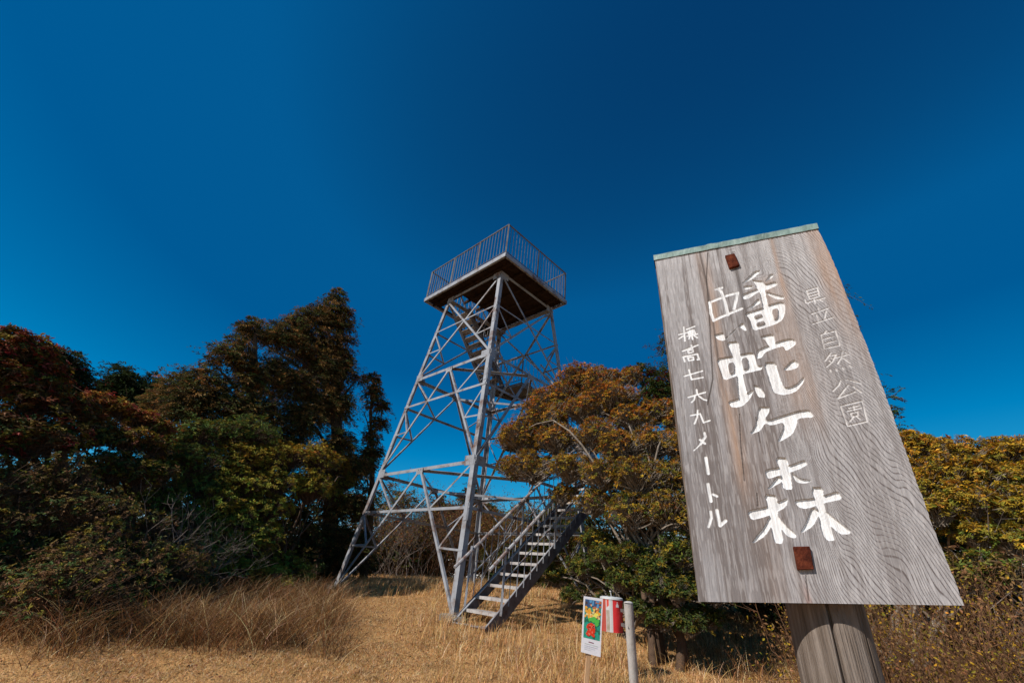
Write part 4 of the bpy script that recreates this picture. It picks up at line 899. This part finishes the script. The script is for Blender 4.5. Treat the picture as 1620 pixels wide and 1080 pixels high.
cl = [EB(*q) for q in [(591, 598, 9, 13.6), (585, 618, 16, 13.6), (600, 640, 13, 13.6), (575, 650, 20, 13.5), (600, 668, 12, 13.6), (578, 690, 20, 13.5), (590, 715, 14, 13.5), (570, 735, 22, 13.5), (582, 770, 14, 13.5), (562, 800, 16, 13.8), (555, 850, 18, 13.8), (548, 880, 18, 13.8)]]
spray_conifer('cedar_tree', 'small narrow cedar touching the right side of the tallest cedar', 'tree', tree_base(*at(572, 935, 13.7)[:2]), cl, CED, n_spray=170, spr=.3, needle=.065, r_trunk=.1, droop=.5, group='cedars left of the tower')
cl = [EB(*q) for q in [(402, 518, 12, 12), (392, 545, 20, 12), (370, 565, 26, 12), (352, 590, 26, 12), (395, 600, 30, 12), (330, 600, 20, 11.9), (360, 640, 34, 12), (310, 625, 26, 11.9), (410, 650, 34, 12), (290, 650, 26, 11.9), (340, 690, 34, 12), (400, 700, 34, 12), (404, 508, 7, 12), (388, 520, 8, 12), (372, 538, 8, 12), (352, 556, 9, 12), (334, 572, 8, 12), (318, 588, 9, 12), (300, 604, 8, 12)]]
spray_conifer('cedar_tree', 'lower spreading cedar on the left shoulder of the tallest cedar', 'tree', tree_base(*at(370, 930, 12.2)[:2]), cl, CED, n_spray=170, spr=.42, needle=.065, r_trunk=.14, droop=.4, group='cedars left of the tower')
cl = [EB(*q) for q in [(275, 610, 20, 15), (295, 600, 16, 15), (262, 640, 26, 15), (305, 640, 26, 15), (240, 660, 26, 15), (290, 700, 36, 15)]]
spray_conifer('cedar_tree', 'rounded dark evergreen at the foot of the cedar slope above the green bush', 'tree', tree_base(*at(275, 900, 15.2)[:2]), cl, CED, n_spray=170, spr=.36, needle=.075, r_trunk=.1, group='cedars left of the tower')
for (px, py, r, d, lb) in ((192, 582, 20, 20, 'distant dark conifer, left one of a pair on the skyline'), (237, 598, 16, 21, 'distant dark conifer, right one of a pair on the skyline')):
    cl = [EB(px + a * r, py + b * r, r * c, d) for a, b, c in ((.3, 0, .35), (0, .9, .75), (.5, 1.2, .7), (-.9, 1.5, .6), (.1, 2.1, 1.0), (1.1, 2.1, .7), (-1.2, 2.5, .7), (.2, 3.4, 1.3))]
    spray_conifer('conifer_tree', lb, 'tree', tree_base(*at(px, 900, d + .2)[:2]), cl, [(DKGREEN * .8, 3), (G_(.02, .03, .012), 2)], n_spray=120, spr=.6, needle=.10, r_trunk=.12, group='distant conifers on the left skyline')
cl = [EB(*q) for q in [(110, 562, 22, 13), (85, 565, 18, 13), (118, 590, 18, 13), (90, 600, 34, 13), (125, 615, 14, 13), (80, 640, 40, 13), (140, 650, 30, 13)]]
spray_conifer('conifer_tree', 'dark conifer behind the red leaved tree at the left edge', 'tree', tree_base(*at(100, 900, 13.2)[:2]), cl, [(DKGREEN, 3), (G_(.03, .035, .014), 2), (RED * .4, .7)], n_spray=230, spr=.42, needle=.07, r_trunk=.13)
REDP = palf_alt([(RED, 4), (RUST * .8, 2), (OLIVE, 2), (DKGREEN, 2)], [(DKGREEN, 3), (BROWN * .8, 3), (OLIVE * .7, 1.5), (RED * .5, 1)], .8, 3.0)
cl = [EB(*q) for q in [(20, 530, 16, 9), (8, 560, 34, 9), (45, 555, 26, 9), (62, 590, 26, 9), (15, 610, 44, 9), (60, 640, 38, 8.8), (5, 680, 48, 8.6), (60, 700, 44, 8.5), (-40, 600, 50, 9), (-30, 700, 60, 8.5), (110, 650, 30, 8.9), (105, 700, 38, 8.6)]]
rosette_tree('red_leaved_tree', 'tree with dark red and green leaves rising at the left edge', 'tree', tree_base(*at(20, 930, 9.2)[:2]), cl, REDP, n_ros=260, leaf=.075, width=.03, per=9, r_trunk=.07, stems=3, updens=.35, fill=.35, bark='darkbark')
cl = [EB(*q) for q in [(150, 640, 26, 9.4), (190, 652, 24, 9.4), (225, 668, 22, 9.4), (255, 680, 18, 9.4), (160, 690, 36, 9.1), (205, 700, 34, 9.1), (245, 712, 24, 9.2), (180, 745, 40, 8.8), (225, 755, 34, 8.9)]]
rosette_tree('red_leaved_tree', 'low sloping tree with orange red leaf tips left of the cedars', 'tree', tree_base(*at(190, 930, 9.5)[:2]), cl, palf_alt([(RED * 1.2, 3), (ORANGE * .8, 3), (OLIVE, 2)], [(DKGREEN, 3), (OLIVE * .7, 2), (BROWN, 2)], 1.3, 2.2), n_ros=220, leaf=.065, width=.026, per=9, r_trunk=.06, stems=3, updens=.6, fill=.3, bark='darkbark')
DARKP = palf_alt([(BROWN * 1.3, 3), (GREEN * .8, 2), (OLIVE, 2)], [(DKGREEN * 1.3, 2), (BROWN * 1.1, 3), (OLIVE, 1)], -.2, 2.0)
for i, (lb, qs) in enumerate((('dark tangled shrub below the red leaved tree at the left edge', [(0, 760, 50, 8.3), (60, 770, 46, 8.2), (110, 760, 42, 8.2), (20, 825, 46, 8.0), (80, 825, 42, 8.0), (-50, 780, 60, 8.2), (-40, 850, 55, 8.0), (30, 868, 32, 7.9)]),
                             ('brown green shrub behind the tall dry grass on the left', [(130, 810, 40, 7.9), (180, 815, 40, 8.0), (150, 860, 40, 7.6), (100, 885, 34, 7.3), (200, 865, 34, 7.9), (235, 880, 26, 8.0), (240, 830, 30, 8.3), (150, 900, 26, 7.5)]))):
    rosette_tree('evergreen_shrub', lb, 'shrub', tree_base(*at(qs[0][0] + 30, 940, 8.1)[:2]), skirt([EB(*q) for q in qs]), DARKP, n_ros=430, leaf=.042, width=.019, per=9, r_trunk=.04, stems=4, updens=.25, fill=.45, bark='darkbark', group='dark shrubs on the left')
cl = [EB(*q) for q in [(285, 700, 24, 10), (320, 690, 26, 10), (265, 735, 28, 9.8), (305, 735, 30, 9.8), (275, 780, 30, 9.6), (320, 775, 26, 9.7), (250, 800, 26, 9.4), (290, 830, 30, 9.4), (360, 690, 26, 10.2), (400, 692, 26, 10.4)]]
rosette_tree('evergreen_shrub', 'fresh green bush between the dark shrubs and the golden green bush', 'shrub', tree_base(*at(290, 930, 10)[:2]), cl, palf_alt([(G_(.10, .14, .03), 4), (GREEN * .8, 2), (OLIVE * .9, 2)], [(DKGREEN * 1.3, 2), (GREEN * 1.3, 3)], -.2, 1.6), n_ros=330, leaf=.05, width=.02, per=10, r_trunk=.04, stems=5, updens=.4, fill=.35, grow=1.25, bark='darkbark')
cl = [EB(*q) for q in [(375, 735, 28, 10.2), (350, 760, 28, 10), (410, 735, 26, 10.3), (455, 728, 28, 10.5), (500, 730, 28, 10.7), (536, 742, 20, 12.6), (545, 765, 18, 12.7), (385, 775, 32, 9.9), (435, 770, 30, 10.1), (490, 775, 32, 10.4), (525, 785, 22, 12.4), (340, 805, 30, 9.6), (375, 825, 30, 9.6), (335, 850, 26, 9.4),
     (350, 880, 24, 9.3), (420, 810, 30, 9.9), (548, 800, 15, 12.8), (395, 870, 26, 9.6), (320, 880, 26, 9.2), (345, 905, 20, 9.1), (380, 905, 20, 9.3), (410, 850, 24, 9.7)]]
cl += [(np.array([c[0], c[1], gz(c[0], c[1]) + .3]), np.array([.34, .34, .3])) for c, r in cl[::3] if c[1] < 9.6]
rosette_tree('rhododendron_bush', 'broad golden green bush with layered leaf pads in front of the tallest cedar', 'bush', tree_base(*at(440, 940, 10.6)[:2]), cl, palf_alt([(GOLD * .8, 3.4), (ORANGE * .7, 2), (OLIVE * 1.1, 3)], [(G_(.22, .25, .035), 3), (OLIVE, 3), (GREEN, 2)], .6, 2.6), n_ros=420, leaf=.055, width=.022, per=10, r_trunk=.04, stems=7, updens=.8, fill=.2, grow=1.18, bark='darkbark')
cl = [EB(*q) for q in [(440, 850, 34, 10.8), (500, 860, 36, 12.4), (525, 870, 26, 12.8), (420, 895, 30, 10.6), (480, 905, 26, 11.5), (505, 915, 20, 12.4)]]
rosette_tree('evergreen_shrub', 'very dark shrub under the broad golden green bush', 'shrub', tree_base(*at(480, 940, 11.2)[:2]), cl, palf_alt([(DKGREEN * .8, 3), (BROWN * .6, 1)], [(DKGREEN * .7, 3)], -.3, 1.4), n_ros=150, leaf=.06, width=.025, per=8, r_trunk=.04, stems=4, updens=.1, fill=.5, bark='darkbark')
cl = [EB(*q) for q in [(438, 905, 13, 9.6), (450, 925, 14, 9.5), (428, 932, 12, 9.5), (490, 915, 9, 9.9)]]
rosette_tree('young_shrub', 'small yellow green shrub at the edge of the lawn before the dark shrub', 'shrub', tree_base(*at(445, 950, 9.6)[:2]), cl, palf_alt([(G_(.34, .33, .05), 3), (GOLD, 1)], [(G_(.2, .24, .04), 2)], -.6, .3), n_ros=60, leaf=.055, width=.022, per=9, r_trunk=.015, stems=2, updens=.5, fill=.3)
# bare sapling and grey thicket on the left
p = at(265, 900, 8.3); bare_bush('bare_bush', 'thin bare grey sapling leaning right before the fresh green bush', 'bush', p[0], p[1], 1.9, .25, 5, lean=(.25, 0), levels=2)
p = at(300, 905, 8.8); bare_bush('bare_bush', 'low grey twig thicket at the left foot of the golden green bush', 'bush', p[0], p[1], 1.1, .8, 30, levels=3, r=.004)

# --- behind the tower
for i, (px, d, h, w_, lb, leafy) in enumerate(((625, 16.5, 2.2, 1.2, 'brown bare bush seen through the left bay of the tower', 900), (655, 19, 2.9, 1.8, 'tall greyish bare bush behind the tower path', 500), (690, 17.5, 2.3, 1.4, 'dense bare brown thicket just right of the path', 400), (600, 18.5, 3.0, 1.4, 'dark bare bush beside the cedars behind the tower', 1200),
        (735, 19, 2.6, 1.6, 'bare bush behind the front leg of the tower', 1500), (790, 18, 2.4, 1.5, 'bare bush behind the lower stair flight', 1500), (850, 18, 2.4, 1.6, 'bare bush behind the top of the stairs', 1500), (910, 19, 2.4, 1.8, 'bare bush behind the right tower leg', 1500))):
    p = at(px, 930, d); bare_bush('bare_bush', lb, 'bush', p[0], p[1], h, w_, 46, 'browntwig' if i % 3 else 'graytwig', levels=4, r=.009, leafcols=[(BROWN, 3), (OLIVE * .8, 1), (RUST * .7, 1)], nleaf=leafy * 3, leaf=.07, group='bare bushes beyond the tower')
for (px, py, r, d, cols, lb) in ((702, 805, 17, 24, [(G_(.09, .03, .02), 3), (DKGREEN, 2)], 'reddish brown evergreen seen through the tower, left of its front leg'), (748, 790, 20, 26, [(DKGREEN, 3), (BROWN, 2)], 'dark evergreen directly behind the front leg of the tower'),
        (776, 812, 12, 28, [(DKGREEN, 3), (GREEN * .6, 1)], 'small pointed conifer seen between front leg and stairs'), (660, 850, 20, 25, [(G_(.10, .05, .03), 3), (OLIVE * .6, 1)], 'brown tree top beyond the left bay of the tower'), (625, 845, 20, 24, [(G_(.08, .045, .03), 3), (DKGREEN, 1)], 'dark brown tree beyond the left leg of the tower'), (820, 830, 26, 24, [(DKGREEN, 2), (OLIVE, 1), (BROWN, 1)], 'dark tree beyond the stair flight'), (880, 830, 30, 23, [(DKGREEN, 2), (OLIVE, 1), (BROWN, 1)], 'dark tree beyond the right tower leg')):
    cl = [EB(px + a * r, py + b * r, r * c, d) for a, b, c in ((0, -.8, .45), (-.3, 0, .8), (.6, .4, .8), (-.9, 1.1, .9), (.5, 1.5, 1.1), (-.2, 2.4, 1.4), (1.2, 2.6, 1.1), (0, 3.6, 1.4))]
    spray_conifer('evergreen_tree', lb, 'tree', tree_base(*at(px, 930, d + .2)[:2]), cl, cols, n_spray=330, spr=.5, needle=.12, r_trunk=.12, group='trees beyond the tower')
# trees left of the view that shade the bank
for (x, y, h, lb) in ((-10.6, 1.7, 4.3, 'evergreen beside the lawn left of the view'), (-8.6, -1.6, 3.0, 'evergreen standing behind the viewer on the left')):
    b = tree_base(x, y); cl = [(b + np.array([rng.normal() * .8, rng.normal() * .8, h * t]), np.array([1.0, 1.0, .7]) * rng.uniform(.7, 1.0)) for t in (.35, .45, .55, .65, .75, .85, .95, .5, .7)]
    spray_conifer('evergreen_tree', lb, 'tree', b, cl, CED, n_spray=60, spr=.6, needle=.16, wn=.03, r_trunk=.14, group='evergreens left of the view')

# --- dense dark understorey that closes the skyline between the bigger plants
HD = palf_alt([(DKGREEN, 3), (OLIVE * .7, 2), (BROWN, 2)], [(DKGREEN * .8, 3), (BROWN * .7, 3)], -.4, 1.6)
for lb, pts3 in (('dark thicket closing the gap behind the shrubs at the far left', [(-40, 800, 60, 11), (30, 790, 55, 11), (90, 800, 50, 11), (40, 860, 55, 11), (110, 860, 50, 11), (-20, 880, 50, 11)]),
        ('dark thicket behind the brown green shrub and the grass bank', [(160, 790, 50, 11.5), (220, 790, 45, 11.5), (170, 860, 50, 11.5), (235, 865, 45, 11.5), (200, 905, 35, 11.3)]),
        ('dark thicket behind the fresh green bush', [(280, 760, 50, 12.4), (330, 790, 50, 12.4), (290, 840, 50, 12.2), (350, 860, 50, 12.2), (300, 900, 35, 12)]),
        ('dark thicket behind the golden green bush', [(400, 790, 50, 12.4), (450, 820, 50, 12.6), (400, 870, 50, 12.4), (470, 890, 42, 12.6), (510, 870, 36, 13.6), (545, 900, 26, 14.2), (575, 880, 22, 15)]),
        ('dark green thicket behind the stairs and the right tower leg', [(830, 880, 34, 14), (870, 840, 40, 14), (920, 830, 44, 13.6), (850, 930, 30, 13.6), (900, 900, 44, 13.4), (950, 890, 44, 13), (800, 905, 26, 15), (930, 945, 30, 12.8)]),
        ('dark green thicket deep behind the rust orange tree', [(980, 800, 50, 11), (1040, 790, 50, 11), (990, 870, 50, 11), (1050, 880, 50, 11), (1110, 830, 55, 11), (1120, 900, 50, 10.8), (1000, 930, 34, 10.8), (1070, 740, 44, 11.2), (1000, 740, 34, 11.2)]),
        ('dark green thicket far behind the sign post', [(1190, 830, 60, 11), (1260, 830, 60, 11), (1200, 910, 50, 10.8), (1280, 910, 50, 10.6), (1340, 860, 60, 10.6), (1360, 930, 50, 10.4)]),
        ('dark thicket behind the golden shrub beside the board', [(1430, 800, 55, 10.4), (1490, 830, 55, 10.4), (1430, 890, 50, 10), (1500, 910, 50, 10), (1440, 950, 36, 9.8), (1500, 960, 36, 9.8), (1495, 856, 40, 10.8), (1520, 862, 36, 9.4), (1540, 940, 40, 10), (1470, 975, 30, 9.6)]),
        ('dark thicket behind the golden shrub at the right edge', [(1560, 820, 55, 10.4), (1620, 810, 60, 10.4), (1570, 900, 50, 10), (1640, 890, 60, 10), (1690, 860, 60, 10.2), (1600, 960, 40, 9.8)])):
    b3_ = at(pts3[2][0], 930, pts3[2][3] + .2)
    rosette_tree('dark_thicket', lb, 'thicket', tree_base(b3_[0], b3_[1]), skirt([EB(*q) for q in pts3]), HD, n_ros=300, leaf=.085, width=.04, per=9, twig=False, r_trunk=.04, stems=4, updens=.1, fill=.5, bark='darkbark', grow=1.1, group='dark thickets behind the shrubs')

for i, az in enumerate((-50, -42, -34, -27, -20, -13, -7, -1, 6, 13, 20, 27, 34, 41, 48, 55)):
    d0 = 21 + 3 * math.sin(i * 2.1); cs = []
    for q in range(9):
        a = R(az + rng.uniform(-4.5, 4.5)); d1 = d0 + rng.uniform(-.8, .8); x, y = d1 * math.sin(a), d1 * math.cos(a)
        if abs(az) < 9: hh = rng.uniform(.3, 1.7)
        else: hh = rng.uniform(.3, 2.6)
        if q < 4: hh = .3
        cs.append((np.array([x, y, gz(x, y) + hh]), np.array([1.0, 1.0, .8]) * rng.uniform(.7, 1.1)))
    bx, by = d0 * math.sin(R(az)), d0 * math.cos(R(az))
    where = ('far left behind the red leaved tree', 'left beyond the dark shrubs', 'left beyond the grass bank', 'left beyond the green bush', 'beyond the cedars', 'beyond the cedar foot', 'beyond the left tower leg', 'straight behind the tower path', 'behind the front tower leg', 'behind the stairs', 'beyond the right tower leg', 'beyond the rust orange tree', 'beyond the carved board', 'beyond the sign post', 'beyond the golden shrubs', 'beyond the right edge shrubs')[i]
    rosette_tree('low_thicket', 'low distant thicket ' + where, 'thicket', tree_base(bx, by), cs, HD, n_ros=130, leaf=.15, width=.07, per=8, twig=False, r_trunk=.04, stems=3, updens=.1, fill=.4, bark='darkbark', group='distant low thickets on the ridge')

# --- grass
def blades(name, label_kind, XY, h, wdt, bend, cols, mat='grass', seg=2, leanv=(0, 0), wild=.12):
    n = len(XY); z = ground(XY[:, 0], XY[:, 1]); B = np.column_stack([XY, z - .01]); an = rng.random(n) * 6.283
    dirv = np.column_stack([np.cos(an), np.sin(an), np.zeros(n)]); side = np.column_stack([-np.sin(an + rng.normal(size=n)), np.cos(an), np.zeros(n)]); side = unit(side)
    H = h * rng.uniform(.5, 1.15, n) * (1 + .55 * fbm(XY[:, 0] * 1.7 + 3, XY[:, 1] * 1.7)); bn = bend * rng.uniform(.2, 1.4, n) * H; C = pal(cols, n, .2); lean = (np.array([leanv[0], leanv[1], 0]) + np.column_stack([rng.normal(size=(n, 2)) * wild, np.zeros(n)])) * H[:, None]
    rows = []
    for i in range(seg + 1):
        t = i / seg; c = B + np.array([0, 0, 1]) * (H * (t - .25 * (bn / H) * t ** 2))[:, None] + dirv * (bn * t ** 2)[:, None] + lean * t; wd = wdt * (1 - t) ** .7 * .5 + .0006
        rows += [c - side * wd, c + side * wd]
    v = np.stack(rows, 1).reshape(-1, 3); k = 2 * (seg + 1); b = np.arange(n)[:, None] * k
    f = np.concatenate([np.concatenate([b + 2 * i, b + 2 * i + 1, b + 2 * i + 3, b + 2 * i + 2], 1) for i in range(seg)])
    o = np_mesh(name, v, f, MAT[mat], None, np.clip(np.repeat(C, k, 0), 0, 1)); tag(o, kind='stuff'); o['label'] = label_kind[0]; o['category'] = label_kind[1]; return o
STRAW = [(G_(.68, .42, .18), 4), (G_(.52, .30, .115), 3), (G_(.80, .59, .34), 2.4), (G_(.30, .165, .065), 1.4)]
TALL = [(G_(.40, .215, .085), 3), (G_(.24, .115, .042), 3.5), (G_(.66, .48, .27), 1.5), (G_(.11, .052, .022), 3)]
def in_view(XY, pad=60):
    z = ground(XY[:, 0], XY[:, 1]); P = np.column_stack([XY, z]); d = P @ cF; px = 810 + FPX * (P @ cR) / d; py = 540 - FPX * (P @ cU) / d
    return (d > .1) & (px > -pad) & (px < 1620 + pad) & (py < 1080 + pad + 60)
def scatter(n, x0, x1, y0, y1, dens=None):
    XY = np.column_stack([rng.uniform(x0, x1, n), rng.uniform(y0, y1, n)]); XY = XY[in_view(XY)]
    if dens is not None: XY = XY[rng.random(len(XY)) < dens(XY)]
    return XY
def path_d(XY): return np.abs(XY[:, 0] + 1.2 + .12 * (XY[:, 1] - 8))
cl_ = lambda XY: .45 + .55 * sstep(-.25, .4, fbm(XY[:, 0] * 1.1, XY[:, 1] * 1.1))
near = scatter(800000, -9, 7, 3.2, 11, lambda q: cl_(q) * (1 - .35 * sstep(9, 11, q[:, 1])))
blades('short_grass', ('short dry straw coloured grass covering the lawn', 'grass'), near, .040, .0042, 1.2, STRAW, wild=.3)
farg = scatter(240000, -9, 9, 10.6, 22, cl_)
blades('short_grass', ('dry grass around and beyond the tower legs', 'grass'), farg, .09, .009, .6, STRAW)
# longer tufts: gather blades round tuft centres
def tufts(nc, per, sp, x0, x1, y0, y1, dens):
    c = scatter(nc, x0, x1, y0, y1, dens); q = np.repeat(c, per, 0); return q + rng.normal(size=q.shape) * sp
def near_px(px, py, d, s): p = at(px, py, d); return lambda q: np.exp(-(((q[:, 0] - p[0]) ** 2 + (q[:, 1] - p[1]) ** 2) / (2 * s * s)))
lft = lambda q: (.35 + .65 * sstep(-.35, .15, fbm(q[:, 0] * 1.6, q[:, 1] * 1.6 + 8))) * sstep(-1.6, -3.0, q[:, 0] + .35 * (q[:, 1] - 7.5)) * sstep(4.9, 6.0, q[:, 1] - .42 * (q[:, 0] + 3) + .35 * vnoise(q[:, 0] * 1.5, q[:, 1])) * (1 - sstep(8.5, 9.6, q[:, 1]))
blades('tall_grass', ('tall brown withered grass along the foot of the left bushes', 'grass'), tufts(3600, 24, .09, -9, -1, 3.6, 9.8, lft), .40, .0045, 1.15, TALL, seg=4, leanv=(.02, -.03), wild=.5)
ft = lambda q: near_px(720, 985, 7.9, .55)(q) + near_px(770, 1000, 7.3, .5)(q) * .9 + near_px(840, 1000, 7.6, .8)(q) * .6 + near_px(640, 935, 13, 1.2)(q) * .8 + near_px(530, 935, 11.4, .7)(q) + near_px(690, 940, 12, 1.0)(q) * .9 + near_px(940, 965, 10, 1.2)(q) * .6
blades('tall_grass', ('straw tufts round the tower leg and the stair foot', 'grass'), tufts(2100, 14, .07, -5, 5, 6.2, 15, ft), .23, .006, .6, STRAW, seg=3)
rt = lambda q: (near_px(900, 1075, 5.2, .7)(q) + near_px(1040, 1040, 5.6, .8)(q) + near_px(1120, 1060, 5.2, .8)(q) + near_px(980, 1060, 5.0, .7)(q)) * .8
blades('tall_grass', ('dry tussocks around the white pipe and poster stake', 'grass'), tufts(900, 16, .07, -.5, 5, 3.8, 7.5, rt), .20, .005, .8, STRAW, seg=3)
blades('tall_grass', ('thin dead grass under the right hand shrubs', 'grass'), tufts(1500, 14, .08, 2, 9, 4.6, 9.5, lambda q: .5 * sstep(.9, 1.0, q[:, 0] / 3)), .30, .005, .9, TALL, seg=3)
dl = scatter(9000, -7, 6, 3.4, 12, lambda q: .25 + .75 * sstep(0, .4, vnoise(q[:, 0] * .8, q[:, 1] * .8 + 4)))
Fd = Foliage(); zz_ = ground(dl[:, 0], dl[:, 1]) + .018; nd_ = len(dl); dd_ = rand_dirs(nd_); dd_[:, 2] *= .25
Fd.leaves(np.column_stack([dl, zz_]), dd_, rand_dirs(nd_, 2.0), rng.uniform(.02, .045, nd_), .018, pal([(G_(.22, .09, .04), 3), (G_(.36, .2, .09), 3), (G_(.12, .06, .035), 2)], nd_)); dlo = Fd.build('leaf_litter', None)
tag(dlo, 'small dead brown leaves scattered over the dry lawn', 'dead leaves', kind='stuff')
blades('fallen_straw', ('loose pale straw lying flat on the lawn', 'straw'), scatter(26000, -7, 6, 3.4, 12), .05, .006, 4.0, [(G_(.62, .45, .26), 3), (G_(.5, .3, .14), 2)])
